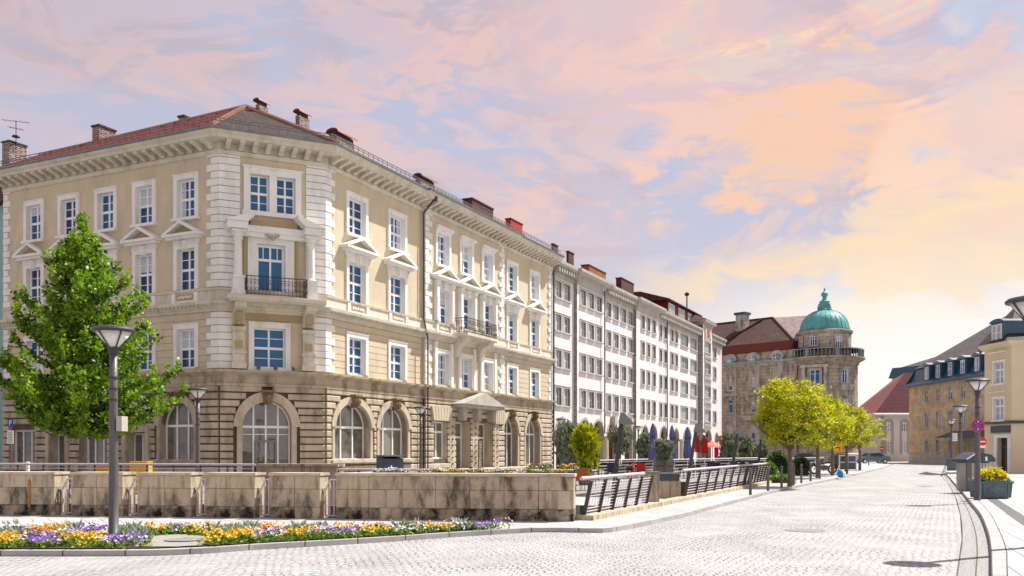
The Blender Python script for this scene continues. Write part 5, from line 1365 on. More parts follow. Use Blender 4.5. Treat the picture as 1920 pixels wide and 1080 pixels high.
q=m.build('sign_plate',M['greystone'],None,origin=L0+(.05,)); q.parent=lampA; q.location=(0,0,0)
# no-stopping sign
def disc(m,fr_,c,z,r,n0,n1,k,seg=28,r2=None):
    pts=[(c+r*math.cos(2*PI*i/seg),z+r*math.sin(2*PI*i/seg)) for i in range(seg)]; m.prism(pts,n0,n1,k)
x,y=at(1830,29.5); fX=Fr((x,y),(x+1,y)); sg=thing('round_sign','round blue sign with red ring and red cross on the lamp pole','traffic sign',(x,y,2.3))
zc=zt(798,29.5); m=MB(fX); disc(m,fX,0,zc,.215,.10,.12,0); disc(m,fX,0,zc,.170,.12,.126,1)
for sgn in (1,-1):
    a=sgn*PI/4; ux,uz=math.cos(a),math.sin(a); px_,pz=-uz,ux; L_=.168;t=.019
    m.prism([(ux*L_+px_*t,zc+uz*L_+pz*t),(ux*L_-px_*t,zc+uz*L_-pz*t),(-ux*L_-px_*t,zc-uz*L_-pz*t),(-ux*L_+px_*t,zc-uz*L_+pz*t)],.126,.131+.001*sgn,0)
m.prism([(-.035,zc+.12),(.02,zc+.15),(.02,zc+.09)],.1325,.136,2); m.prism([(.035,zc-.12),(-.02,zc-.09),(-.02,zc-.15)],.1325,.136,2)
m.build('sign_disc',[M['red'],M['blue'],M['bwhite']],sg)
# no-entry signs
def noentry(px,py,d,r,label,base=None):
    x,_=at(px,d); z=zt(py,d); fX=Fr((x,d),(x+1,d)); o=thing('no_entry_sign',label,'traffic sign',(x,d,.07),'no-entry signs')
    m=MB(); m.tube((x,d+.04,.05),(x,d+.04,z+r),.035); m.build('post',M['grey_metal'],o)
    m=MB(fX); disc(m,fX,0,z,r,.0,.02,0,24); m.box(-r*.72,r*.72,.02,.028,z-r*.16,z+r*.16,1); m.build('sign_disc',[M['red'],M['bwhite']],o); return o
noentry(1653.5,841.5,118,.30,'no-entry sign on a post before the pale annexe'); noentry(1842,828,62,.27,'no-entry sign behind the waste container')
x,_=at(1842,62); fX=Fr((x,62),(x+1,62)); m=MB(fX); m.box(-.2,.2,.0,.02,zt(840,62),zt(835,62)); tag(m.build('supplementary_plate',M['bwhite'],origin=(x,62,zt(838,62))),'small white plate below the no-entry sign near the cream house','sign')
# yellow detour sign
d=57; x,_=at(1572,d); fX=Fr((x,d),(x+1,d)); z0,z1=zt(849,d),zt(828,d); w2=(1580-1565.5)/F*d/2
o=thing('detour_sign','yellow rectangular detour sign with a left-turn arrow between the spring trees','traffic sign',(x,d,.08)); m=MB(fX); m.tube((0,-.04,.05),(0,-.04,z1),.03); m.build('post',M['grey_metal'],o)
m=MB(fX); m.box(-w2,w2,0,.02,z0,z1,0); m.box(-w2*.85,w2*.85,.021,.024,z0+.03,z0+.05,1); h_=z1-z0
m.box(.06,.11,.021,.026,z0+.12,z0+.33,1); m.box(-.10,.11,.021,.026,z0+.30,z0+.35,1); m.prism([(-.18,z0+.325),(-.09,z0+.39),(-.09,z0+.26)],.021,.026,1)
m.build('sign_plate',[M['yellow'],M['black']],o)
tcu=bpy.data.curves.new('sign_text','FONT'); tcu.body='U'; tcu.size=.17; tcu.align_x='CENTER'; tcu.extrude=.003
# converted to mesh so the lettering is part of the sign
to=bpy.data.objects.new('sign_text',tcu); COL.objects.link(to); bpy.context.view_layer.update()
me=bpy.data.meshes.new_from_object(to); bpy.data.objects.remove(to)
tm=bpy.data.objects.new('lettering',me); COL.objects.link(tm); tm.parent=o; me.materials.append(M['black']); tm.location=(0,-.026,z1-.22-.08+.0); tm.rotation_euler=(PI/2,0,0)
# timetable sign at the left edge
d=36; x,_=at(20,d); fX=Fr((x,d),(x+1,d)); o=thing('parking_sign','thin post with blue and white sign plates at the far left','sign',(x,d,.07)); m=MB(fX); m.tube((-.02,-.03,.05),(-.02,-.03,zt(785,d)),.03); m.build('post',M['grey_metal'],o)
m=MB(fX); m.box(-.11,.10,0,.02,zt(800,d),zt(786,d),0); m.box(-.05,-.02,.021,.025,zt(798,d),zt(788,d),1); m.box(-.02,.04,.021,.025,zt(790,d),zt(788,d),1);m.box(-.02,.04,.021,.025,zt(794,d),zt(792.5,d),1);m.box(.03,.05,.021,.025,zt(793,d),zt(789,d),1); m.build('blue_plate',[M['blue'],M['bwhite']],o)
m=MB(fX); m.box(-.13,.11,0,.02,zt(832,d),zt(807,d),0)
for q in range(7): m.box(-.09,.06,.021,.023,zt(829-q*3,d),zt(829.8-q*3,d),1)
m.build('notice_plate',[M['bwhite'],M['grey_metal']],o)

d=75.5; x,_=at(1790,d); m=MB(Fr((x,d),(x+1,d)))
for k_ in range(4): m.box(-.22+.03*(k_%2),.24,-.02,.0,zt(815+k_*4,d),zt(812+k_*4,d),0)
m.tube((-.26,.08,.07),(-.26,.08,zt(811,d)),.03,k=1)
tag(m.build('direction_signs',[M['bwhite'],M['grey_metal']],origin=(x,d,.07)),'stack of small white direction plates beside the farthest right lamp','sign')
# leaning light masts
def mast(px0,py0,px1,py1,label):
    x0,d=gp(px0,py0,.09); x1,_=at(px1,d); z1=zt(py1,d); o=thing('leaning_mast',label,'light mast',(x0,d,.09),'leaning light masts on the canal railing')
    m=MB(); dx=x1-x0
    m.prism([(x0-.05,.09),(x0+.05,.09),(x1+.07,z1-.1),(x1-.07,z1-.1)],d-.09,d+.09) if False else None
    m.v=[];m.f=[];m.mi=[]
    P_=[(x0,.09,.075),(x1,z1,.085)]
    m.prism([(x0-.05,.09),(x0+.05,.09),(x1+.055,z1-.12),(x1+.0,z1),(x1-.055,z1-.12)],d-.04,d+.04); m.build('mast',M['rail_dark'],o)
    m=MB(); m.prism([(x1-.09,z1-.24),(x1-.02,z1+.03),(x1+.05,z1+.03),(x1+.33,z1-.28),(x1+.05,z1-.30)],d-.13,d+.10); m.build('lamp_shade',M['zinc'],o)
mast(1146,958,1166,776,'leaning dark light mast rising from the first slanted railing'); mast(1284,933,1306,796,'leaning dark light mast at the start of the second slanted railing'); mast(1368,916,1383,803,'leaning dark light mast between the two olive trees'); mast(1419,902,1427,815,'thin leaning light mast just left of the ivy hedge')
# bollards
def bollard(px,py,label):
    x,d=gp(px,py,.09); m=MB(); h=.93; m.lathe(x,d,[(.055,.09),(.055,.09+h),(.045,.09+h+.02),(.01,.09+h+.03)],14); tag(m.build('bollard',M['grey_metal'],origin=(x,d,.09)),label,'bollard','bollards along the kerb')
for (px,py),l in zip(((1407,928),(1440,920.5),(1465.5,914.5),(1488,910),(1502.5,906),(1520,902.5),(1537,897.5),(1629,873.5)),('nearest grey bollard on the kerb before the ivy hedge','grey bollard right in front of the ivy hedge','grey bollard just left of the first spring tree','grey bollard just right of the first spring tree','fifth grey bollard from the camera side','grey bollard beside the front wheel of the motorcycle','grey bollard at the foot of the second spring tree','lone far bollard near the parked blue car')): bollard(px,py,l)

# ------------------------------------------------------------------ foliage
def leaf(m,p,s,rnd,up=.5,asp=1.6,tint=None,dirv=None):
    nx,ny,nz=rnd.gauss(0,1),rnd.gauss(0,1),abs(rnd.gauss(0,1))*up+.15
    nv=Vector((nx,ny,nz)).normalized(); a=nv.orthogonal().normalized(); b=nv.cross(a); t=rnd.uniform(0,2*PI)
    u_=(a*math.cos(t)+b*math.sin(t)); v_=nv.cross(u_)
    if dirv is not None: 
        u_=(u_*.5+dirv).normalized(); v_=nv.cross(u_).normalized()
    s*=rnd.uniform(.7,1.25); u_*=s*.5*asp; v_*=s*.5
    P_=Vector(p); n0=len(m.v)
    m.v+= [tuple(P_-u_),tuple(P_+v_*.9-u_*.1),tuple(P_+u_),tuple(P_-v_*.9-u_*.1)]
    m.f.append([n0,n0+1,n0+2,n0+3]); m.mi.append(0); m.col.append((tint if tint is not None else rnd.random(),0,0))
def limb(m,pts,r0,r1,n=7):
    for i in range(len(pts)-1):
        a=r0+(r1-r0)*i/(len(pts)-1); b=r0+(r1-r0)*(i+1)/(len(pts)-1); m.tube(pts[i],pts[i+1],a,b,n=n,cap=False)
def big_tree(x,y,label,name='street_tree'):
    rnd=random.Random(11); o=thing(name,label,'tree',(x,y,.07))
    tk=MB(); lf=MB(); lf.col=[]
    H=10.05; top=(x+.05,y,H)
    limb(tk,[(x-.05,y,.05),(x-.02,y,1.2),(x+.02,y,2.6),(x,y,5),(x+.06,y,7.5),top],.165,.02,10)
    def env(z):
        K=[(2.2,1.6),(2.7,2.9),(3.4,3.45),(4.3,3.35),(5.2,2.95),(6.3,2.35),(7.3,1.95),(8.2,1.35),(9.0,.75),(9.6,.35),(10.2,.1)]
        for (a,b),(c,d_) in zip(K[:-1],K[1:]):
            if a<=z<=c: return b+(d_-b)*(z-a)/(c-a)
        return .1
    N_=140
    for i in range(N_):
        t=(i+.5)/N_; z0=2.25+6.9*t**1.25; az=i*2.39996+rnd.uniform(-.3,.3)
        rise=rnd.uniform(.25,.6)*(1+.5*t); 
        # solve length to envelope
        L_=.3
        while L_<4.4 and L_<env(min(10,z0+rise*L_*.9))*.90 : L_+=.1
        L_*=rnd.choice((rnd.uniform(.55,.85),rnd.uniform(.85,1.16)))
        pts=[]
        for q in range(6):
            f=q/5; r=L_*f; zz=z0+rise*L_*(f**1.35)*.95-.12*L_*math.sin(f*PI)*(1-t)
            pts.append((x+r*math.cos(az+.15*f),y+r*math.sin(az+.15*f),zz))
        limb(tk,pts,.05*(1-t)+.018,.008,4)
        ncl=max(4,int(L_*5.5))
        for q in range(ncl):
            f=(q+.6)/ncl; 
            if f<.22 and rnd.random()<.6: continue
            k=f*5; j=min(4,int(k)); fr_=k-j; c=[pts[j][e]+(pts[j+1][e]-pts[j][e])*fr_ for e in range(3)]
            # side twigs
            for w_ in range(2):
                sa=az+rnd.choice((-1,1))*rnd.uniform(.5,1.2); sl_=rnd.uniform(.15,.62)*(1.1-f*.5)
                e=(c[0]+sl_*math.cos(sa),c[1]+sl_*math.sin(sa),c[2]+sl_*rnd.uniform(-.05,.55))
                tn=rnd.uniform(0,.75)
                for g in range(rnd.randint(9,15)):
                    h=rnd.random(); pp=[c[k_]+(e[k_]-c[k_])*h+rnd.gauss(0,.075) for k_ in range(3)]
                    leaf(lf,pp,.115,rnd,.8,1.5,min(1,max(0,tn+rnd.uniform(-.15,.2))))
        e=pts[-1]
        for g in range(26):
            h=rnd.random()*.45; leaf(lf,(e[0]+rnd.gauss(0,.06),e[1]+rnd.gauss(0,.06),e[2]+h-.1),.11,rnd,.8,1.5,rnd.uniform(.35,1))
    for g in range(500):
        h=rnd.random(); zz=8.6+h*1.75; leaf(lf,(x+rnd.gauss(0,.05+.28*(1-h)),y+rnd.gauss(0,.05+.28*(1-h)),zz),.12,rnd,.8,1.5,rnd.uniform(.2,1))
    tk.build('trunk',M['bark'],o,smooth=True); lf.build('crown',M['leaf'],o)
    return o
x,_=at(155,33.5); big_tree(x,33.5,'tall green hornbeam tree with pyramidal crown left of the corner building')
def young_tree(px,d,top,rad,label,n=9000,seed=1,zc=None,group='yellow-green street trees'):
    rnd=random.Random(seed); x,_=at(px,d); o=thing('spring_tree',label,'tree',(x,d,.08),group)
    tk=MB(); lf=MB(); lf.col=[]
    zf=rnd.uniform(1.55,1.85); limb(tk,[(x,d,.05),(x+.02,d,.9),(x+.0,d,zf)],.125,.10,9)
    zt_=top; zb=1.75; zm=(zt_+zb)/2; 
    tips=[]
    for i in range(11):
        az=i*2.4+rnd.uniform(-.3,.3); tilt=rnd.uniform(.25,1.0) if i else .05
        L_=(zt_-zf)*.82 if i<4 else rad*1.05
        p=(x,d,zf+rnd.uniform(-.1,.6)); pts=[p]
        for q in range(1,5):
            f=q/4; r=math.sin(tilt)*L_*f; pts.append((x+r*math.cos(az+.2*f),d+r*math.sin(az+.2*f),p[2]+math.cos(tilt)*L_*f*(1 if i<4 else .85)+rnd.uniform(-.05,.05)))
        limb(tk,pts,.055,.015,6); tips+=pts[2:]
        for q in (1,2,3,4):
            for w_ in range(3):
                a2=az+rnd.uniform(-1.3,1.3); l2=rnd.uniform(.4,.9); e=(pts[q][0]+l2*math.cos(a2),pts[q][1]+l2*math.sin(a2),pts[q][2]+l2*rnd.uniform(.1,.8)); limb(tk,[pts[q],e],.018,.006,4)
    cl=[]
    K=int(n/32)
    for i in range(K):
        while True:
            a=rnd.uniform(-1,1);b=rnd.uniform(-1,1);c=rnd.uniform(-1,1); r2=a*a+b*b+c*c
            if r2<1 and r2>.12*rnd.random(): break
        k=1+.18*math.sin(3*a+seed)+.12*math.sin(5*b+seed*2)
        if math.sin(a*7+seed)*math.sin(b*6.3+seed*1.7)*math.sin(c*8+seed*.6)>.12+.3*rnd.random(): continue
        if c<-.25 and rnd.random()<.55*(1-math.hypot(a,b)): continue
        zz=zm+c*(zt_-zb)/2*(1.0) ; rr=rad*k*(1.0 if c<.2 else 1-.25*(c-.2)); 
        if c<-.5: rr*=.95
        cl.append((x+a*rr,d+b*rr,zz,rnd.random()*.8))
    for (a,b,c,t) in cl:
        for g in range(32): leaf(lf,(a+rnd.gauss(0,.16),b+rnd.gauss(0,.16),c+rnd.gauss(0,.075)),.10,rnd,.9,1.4,min(1,max(0,t+rnd.uniform(-.2,.25))))
    tk.build('trunk',M['bark_y'],o,smooth=True); lf.build('crown',M['leaf_y'],o); return o
young_tree(1481,41.5,5.0,1.85,'nearest yellow-green spring tree with forked trunk on the pavement',13500,1)
young_tree(1533,54.5,5.05,1.9,'second yellow-green spring tree beside the motorcycle',11000,2)
young_tree(1561,60,5.1,1.7,'third yellow-green spring tree left of the yellow sign',8000,3)
young_tree(1587,64,5.1,1.75,'fourth yellow-green spring tree right of the yellow sign',8000,4)
young_tree(1612,76,4.9,1.75,'farthest yellow-green spring tree before the pale annexe',6000,5)
def bush(px,d,yt,yb,hw,mt,label,cat='shrub',n=3500,ls=.09,asp=2.4,name='olive_tree',pot=True,seed=0,group=None,trunk=True,zb=None,up=.9,potm='greystone_d'):
    rnd=random.Random(seed+int(px)); x,_=at(px,d); z0,z1=zt(yb,d),zt(yt,d); r=hw/F*d
    o=thing(name,label,cat,(x,d,.07),group)
    tk=MB(); base=.5 if pot else .05
    if pot:
        q=MB(); q.lathe(x,d,[(.26,.07),(.36,.10),(.42,.62),(.45,.68),(.38,.68),(.36,.6)],14); q.build('pot',M[potm],o)
    for i in range(5):
        a=i*1.3; limb(tk,[(x,d,base),(x+.03*math.cos(a),d+.03*math.sin(a),z0),(x+r*.5*math.cos(a),d+r*.5*math.sin(a),(z0+z1)/2),(x+r*.7*math.cos(a),d+r*.7*math.sin(a),z1-.2)],.04,.01,5)
    tk.build('trunk',M['bark'],o)
    lf=MB(); lf.col=[]; K=int(n*.85)//22; zc=(z0+z1)/2
    for i in range(K):
        while True:
            a,b,c=(rnd.uniform(-1,1) for _ in range(3))
            if a*a+b*b+c*c<1: break
        k=1+.2*math.sin(4*a+px)+.15*math.sin(6*c)
        t=rnd.random()*.9
        for g in range(22): 
            p=(x+a*r*k*.93+rnd.gauss(0,r*.11),d+b*r*k+rnd.gauss(0,r*.11),zc+c*(z1-z0)/2+rnd.gauss(0,r*.12))
            leaf(lf,p,ls,rnd,up,asp,min(1,max(0,t+rnd.uniform(-.2,.2))),Vector((a*.4,b*.4,.6)))
    for i in range(46 if name=='bamboo' else 26):
        a_=rnd.uniform(0,2*PI); e_=rnd.uniform(.2,1.35) if name!='bamboo' else rnd.uniform(.5,1.45); L_=rnd.uniform(.95,1.32)
        e=(x+r*L_*math.cos(e_)*math.cos(a_),d+r*L_*math.cos(e_)*math.sin(a_),zc+(z1-z0)/2*L_*math.sin(e_)); t=rnd.uniform(.2,1)
        for g in range(34):
            h=rnd.uniform(.55,1); leaf(lf,(x+(e[0]-x)*h+rnd.gauss(0,.035),d+(e[1]-d)*h+rnd.gauss(0,.035),zc+(e[2]-zc)*h+rnd.gauss(0,.035)),ls,rnd,up,asp,min(1,max(0,t+rnd.uniform(-.2,.2))),Vector((math.cos(a_)*.5,math.sin(a_)*.5,.8)))
    lf.build('foliage',M[mt],o); return o
bush(1072,52,797,868,30,'leaf_o','large grey-green olive tree behind the first cafe lamp',cat='tree',n=6000,ls=.10,group='potted olive trees')
bush(1163,57,800,852,23,'leaf_o','grey-green olive tree behind the leaning light mast',cat='tree',group='potted olive trees')
bush(1212,60,816,866,19,'leaf_o','darker olive tree left of the tall stone planter',cat='tree',group='potted olive trees')
bush(1246,35.6,827,862,19,'leaf_o','silvery olive bush growing in the tall stone planter',n=3000,ls=.06,pot=False,name='olive_bush')
bush(1367,68,814,864,17,'leaf_o','dark olive tree left of the third light mast',cat='tree',group='potted olive trees')
bush(1396,70,820,862,17,'leaf_o','pale olive tree right of the third light mast',cat='tree',group='potted olive trees')
bush(1425,72,832,864,14,'leaf_o','small olive tree behind the fourth light mast',cat='tree',group='potted olive trees')
bush(1320,80,818,856,8,'leaf_o','slim dark olive tree between the blue and red parasols',cat='tree',group='potted olive trees')
bush(1099,44,806,874,22,'leaf_b','bright yellow-green bamboo clump in a planter on the terrace',name='bamboo',n=6000,ls=.13,asp=4.0,pot=True,up=.5)
def clump(name,label,cat,px,d,w,dp,z0,z1,mt,n,ls,seed,hump=1.0,asp=1.5,slope=0):
    rnd=random.Random(seed); x,_=at(px,d); o=thing(name,label,cat,(x,d,.07)); lf=MB(); lf.col=[]; core=MB()
    core.lathe(x,d,[(.1,z1*.86),(w*.42,z1*.62),(w*.46,z0+.1),(w*.42,z0)][::-1],10,sy=dp/w)
    core.build('stems',M['soil'],o)
    for i in range(n//20):
        a=rnd.uniform(-1,1); b=rnd.uniform(-1,1); h=rnd.random(); lim=(z1-z0)*(1-.45*abs(a)**2.2)*(1+slope*a)
        zz=z0+lim*(h**.6); t=rnd.random()*.9
        for g in range(20): leaf(lf,(x+a*w/2+rnd.gauss(0,.07),d+b*dp/2+rnd.gauss(0,.07),zz+rnd.gauss(0,.07)),ls,rnd,.7,asp,min(1,max(0,t+rnd.uniform(-.2,.2))))
    lf.build('foliage',M[mt],o)
clump('ivy_hedge','dark ivy-covered hump at the end of the slanted railings','hedge',1458,47.5,1.0,.8,.1,1.58,'leaf_d',6500,.09,3)
clump('green_shrub','bright green shrub at the foot of the dark ivy hump','shrub',1438,47.0,.85,.7,.1,1.05,'leaf_h',4000,.09,4)
clump('small_hedge','small dark shrub between the first and second spring trees','shrub',1503,60,1.0,.8,.1,1.25,'leaf_d',2500,.10,5)
clump('low_ground_plant','low bright green plant beside the nearest kerb bollards','plant',1462,46.3,1.2,.7,.1,.42,'leaf_h',2500,.08,6)

# ------------------------------------------------------------------ flower bed
kbp=[(-900,1046),(0,1043),(150,1043),(290,1042),(400,1037),(480,1031),(600,1024),(700,1018),(800,1011),(870,1006),(950,1001),(1000,998)]
def ky(px):
    for (a,b),(c,d_) in zip(kbp[:-1],kbp[1:]):
        if a<=px<=c: return b+(d_-b)*(px-a)/(c-a)
    return 1043
def bedpt(px,v):
    f=gp(px,ky(px)); dfr=f[1]+.24; dbk=18.1 if px<700 else 18.1+ (19.0-18.1)*(px-700)/260
    d=dfr+(dbk-dfr)*v; return at(px,d)
bed=thing('flower_bed','curved kerb-side flower bed with yellow, violet and white pansies and silver foliage','flower bed',(L0[0],L0[1],.08))
fr_pts=[bedpt(px,0) for px in range(-200,957,20)]; bk_pts=[bedpt(px,1.0) for px in range(-200,957,20)]
sp_=fr_pts+bk_pts[::-1]; 
allp=[[Vector((p[0],p[1],0)) for p in sp_]]; tr=tessellate_polygon(allp); m=MB(); m.v=[(p[0],p[1],.105) for p in sp_]
for t in tr: m.f.append(list(t)); m.mi.append(0)
m.build('soil',M['soil'],bed)
M['gravel']=mat('pale_gravel',(.34,.33,.29),.95,.2,14,bump=.9,bscale=70,fine=.3)
gpts=[(252,.06),(268,.55),(300,.74),(345,.80),(385,.70),(392,.45),(378,.02),(330,0.0)]; pp=[bedpt(*q) for q in gpts]; m=MB(); m.face([(p[0],p[1],.112) for p in pp]); m.build('gravel_patch',M['gravel'],bed)
x,y=bedpt(345,.36); manhole(x,y,.125,.33,'round manhole cover on the gravel patch in the flower bed')
zones=[ # px0,px1,v0,v1,colour,height,density
 (-200,38,0,.4,'p_y'),(-200,38,.4,.7,'S'),(-200,60,.7,1,'p_w'),(36,120,0,.45,'p_v'),(60,110,.45,.75,'p_o'),(70,122,.7,1,'p_y'),(110,150,.3,.6,'p_l'),(118,190,0,.45,'p_y'),(122,145,.55,1,'S'),(138,200,.45,1,'p_v'),(184,200,0,.3,'p_w'),
 (200,272,0,.42,'p_v'),(215,278,.45,1,'S'),(278,312,.72,1,'p_y'),(278,350,.80,.95,'p_v'),(312,365,.86,1,'S'),(352,402,.66,1,'p_y'),(385,482,0,.5,'p_y'),(395,460,.5,1,'S'),(440,480,.6,1,'S'),(458,520,.25,.65,'p_l'),(480,540,.68,1,'p_o'),
 (482,535,0,.4,'p_v'),(532,592,.0,.5,'p_y'),(540,612,.5,1,'S'),(585,640,0,.4,'p_v'),(590,650,.4,.65,'p_w'),(615,640,.66,1,'p_y'),(640,688,.0,.55,'p_v'),(640,705,.6,1,'p_o'),(684,735,.0,.55,'p_y'),(700,760,.6,1,'S'),(736,790,0,.5,'p_w'),(756,800,.5,1,'S'),(790,838,0,.9,'p_y'),(836,860,0,.9,'p_w'),(850,905,.55,1,'S'),(858,925,.0,.8,'p_v'),(922,952,0,1,'p_v')]
fl={}; gl=MB(); gl.col=[]; sv=MB(); sv.col=[]; rnd=random.Random(21)
def flower(mb,x,y,z,s,rnd):
    # five-petalled blossom facing roughly up and out
    n=Vector((rnd.gauss(0,.5),-.55+rnd.gauss(0,.4),.75)).normalized(); a=n.orthogonal().normalized(); b=n.cross(a); c=Vector((x,y,z)); n0=len(mb.v)
    mb.v.append(tuple(c-n*.006))
    for i in range(10):
        t=i*PI/5; r=s*(1 if i%2==0 else .62); mb.v.append(tuple(c+(a*math.cos(t)+b*math.sin(t))*r))
    for i in range(0,10,2):
        mb.f.append([n0,n0+1+(i-1)%10,n0+1+i,n0+1+(i+1)%10]); mb.mi.append(0)
second={'p_v':'p_l','p_l':'p_w','p_y':'p_y','p_o':'p_y','p_w':'p_l'}
for (a,b,v0,v1,c) in zones:
    A_=bedpt(a,(v0+v1)/2); B_=bedpt(b,(v0+v1)/2); wm=B_[0]-A_[0]; dm=(bedpt(a,v1)[1]-bedpt(a,v0)[1]); area=max(.05,wm*dm)
    if c=='S':
        for i in range(int(area*34)+3):
            px=rnd.uniform(a,b); v=rnd.uniform(v0,v1); x,y=bedpt(px,v); h=rnd.uniform(.08,.16); big=rnd.random()<.1
            for g in range(34):
                t=rnd.random(); leaf(sv if rnd.random()<.75 else gl,(x+rnd.gauss(0,.035+.05*t),y+rnd.gauss(0,.035+.05*t),.11+t*h),.05,rnd,.4,3.0,rnd.random(),Vector((rnd.gauss(0,.5),rnd.gauss(0,.5),1)))
    else:
        for i in range(int(area*42)+2):
            px=rnd.uniform(a,b); v=rnd.uniform(v0,v1); x,y=bedpt(px,v); h=rnd.uniform(.08,.19); cc=c if rnd.random()<.8 else second[c]
            for g in range(14): leaf(gl,(x+rnd.gauss(0,.07),y+rnd.gauss(0,.07),.11+rnd.random()*h*.8),.055,rnd,.8,1.3,rnd.random())
            for g in range(rnd.randint(4,7)):
                c3=cc if rnd.random()<.78 else ('p_w' if cc in('p_v','p_l') and rnd.random()<.6 else second[cc])
                mb=fl.setdefault(c3,MB()); flower(mb,x+rnd.gauss(0,.075),y+rnd.gauss(0,.075),.11+h*rnd.uniform(.75,1.15),rnd.uniform(.020,.034),rnd)
for px in (20,140,250,400,470,560,600,745,772,860,866):      # taller silver sprays along the back
    x,y=bedpt(px,.92); 
    for g in range(60):
        t=rnd.random(); a_=rnd.uniform(0,2*PI); r=.13*t; leaf(sv,(x+r*math.cos(a_),y+r*math.sin(a_),.12+.19*t),.05,rnd,.3,3.2,rnd.uniform(.4,1),Vector((math.cos(a_)*.6,math.sin(a_)*.6,1)))
for c,mb in fl.items(): mb.build({'p_y':'yellow_pansies','p_o':'orange_pansies','p_v':'violet_pansies','p_l':'lilac_pansies','p_w':'white_pansies'}[c],M[c],bed,kind='stuff')
gl.build('green_foliage',M['leaf_h'],bed,kind='stuff'); sv.build('silver_foliage',M['leaf_s'],bed,kind='stuff')

# planter with flowers, on the right pavement
def flowers_on(o,fr,s0,s1,n0,n1,z,cols,k,hh,seed,ls=.06):
    rnd=random.Random(seed); f={}; g_=MB(fr); g_.fr=ID; g_.col=[]
    for i in range(k):
        p=fr(rnd.uniform(s0,s1),rnd.uniform(n0,n1),z); h=rnd.uniform(.04,hh)
        for q in range(10): leaf(g_,(p[0]+rnd.gauss(0,.05),p[1]+rnd.gauss(0,.05),p[2]+rnd.random()*h*.8),ls,rnd,.7,1.5,rnd.random())
        c=rnd.choice(cols)
        for q in range(4): flower(f.setdefault(c,MB()),p[0]+rnd.gauss(0,.06),p[1]+rnd.gauss(0,.06),p[2]+h*rnd.uniform(.8,1.1),rnd.uniform(.022,.035),rnd)
    nm={'p_y':'yellow_flowers','p_o':'orange_flowers','p_v':'violet_flowers','p_l':'lilac_flowers','p_w':'white_flowers','p_m':'maroon_flowers'}
    for c,mb in f.items(): mb.build(nm[c],M[c],o,kind='stuff')
    g_.build('foliage',M['leaf_h'],o,kind='stuff')
d=30.6; x0,x1=at(1837,d)[0],at(1903,d)[0]; fX=Fr((x0,d),(x1,d+.12)); wd=fX.L
pl_=thing('flower_planter','slate-blue rectangular planter full of yellow and dark flowers on the right pavement','planter',((x0+x1)/2,d,.1))
m=MB(fX); 
m.prism([(.06,.13),(wd-.06,.13),(wd,.66),(0,.66)],-.62,0); m.box(-.03,wd+.03,-.66,.03,.62,.68); m.box(.1,.3,-.5,-.08,.1,.14); m.box(wd-.3,wd-.1,-.5,-.08,.1,.14)
m.box(.12,.2,.0,.02,.2,.58); m.box(wd-.2,wd-.12,0,.02,.2,.58)
m.build('trough',M['planter'],pl_)
m=MB(fX); disc(m,fX,wd/2,.40,.16,0,.022,0,20); m.box(wd/2-.3,wd/2+.3,0,.018,.33,.47); m.build('relief',M['planter'],pl_)
m=MB(fX); m.box(.03,wd-.03,-.6,-.03,.60,.685); m.build('soil',M['soil'],pl_)
flowers_on(pl_,fX,.02,wd-.02,-.55,-.0,.68,['p_v','p_v','p_m','p_w','p_y'],90,.13,5)
yl=MB(); yl.col=[]; rnd=random.Random(9); M['leaf_yel']=leafmat('yellow_shrub_leaves',(.42,.40,.01),(.85,.72,.02),.4)
for (c0,h0,r0) in ((.30,.30,.15),(.48,.40,.17),(.80,.42,.16),(.97,.26,.14),(.62,.22,.13)):
    for g in range(480):
        a,b,c=(rnd.gauss(0,.45) for _ in range(3)); p=fX(c0+a*r0,-.3+b*r0*1.2,.72+h0*.55+c*h0*.45); leaf(yl,p,.06,rnd,.8,1.5,rnd.random())
yl.build('yellow_shrubs',M['leaf_yel'],pl_)
# underground waste container
d=36.5; x0,x1=at(1813,d)[0],at(1862,d)[0]; fX=Fr((x0,d),(x1,d+.1)); wd=fX.L
wc=thing('waste_container','dark-lidded waste container with upright grey slats beside the lamp','waste container',((x0+x1)/2,d,.1))
m=MB(fX); m.box(.06,wd-.06,-.8,-.05,.10,1.25); m.build('body',M['rail_dark'],wc)
m=MB(fX)
for i in range(8):
    s=.05+(wd-.1)*(i+.5)/8; m.box(s-.045,s+.045,-.04,.02,.12,1.22,0)
for i in range(5):
    n_=-.75+.7*(i+.5)/5; m.box(.0,.05,n_-.05,n_+.05,.12,1.22,0)
m.build('slats',M['greystone'],wc)
m=MB(fX); m.box(-.03,.16,-.04,.08,.1,1.25); m.build('corner_post',M['grey_metal'],wc)
m=MB(fX); m.prism([(-.10,1.26),(wd+.08,1.26),(wd+.08,1.40),(wd-.1,1.55),(wd*.5,1.62),(.35,1.60),(-.05,1.36)],-.95,.12); m.build('lid',M['slate_paint'],wc)
m=MB(fX); m.tube((-.08,.13,1.36),(.32,.13,1.60),.02,n=6); m.box(wd-.35,wd-.26,.121,.126,1.30,1.46,0); m.build('lid_handle',M['bwhite'],wc)

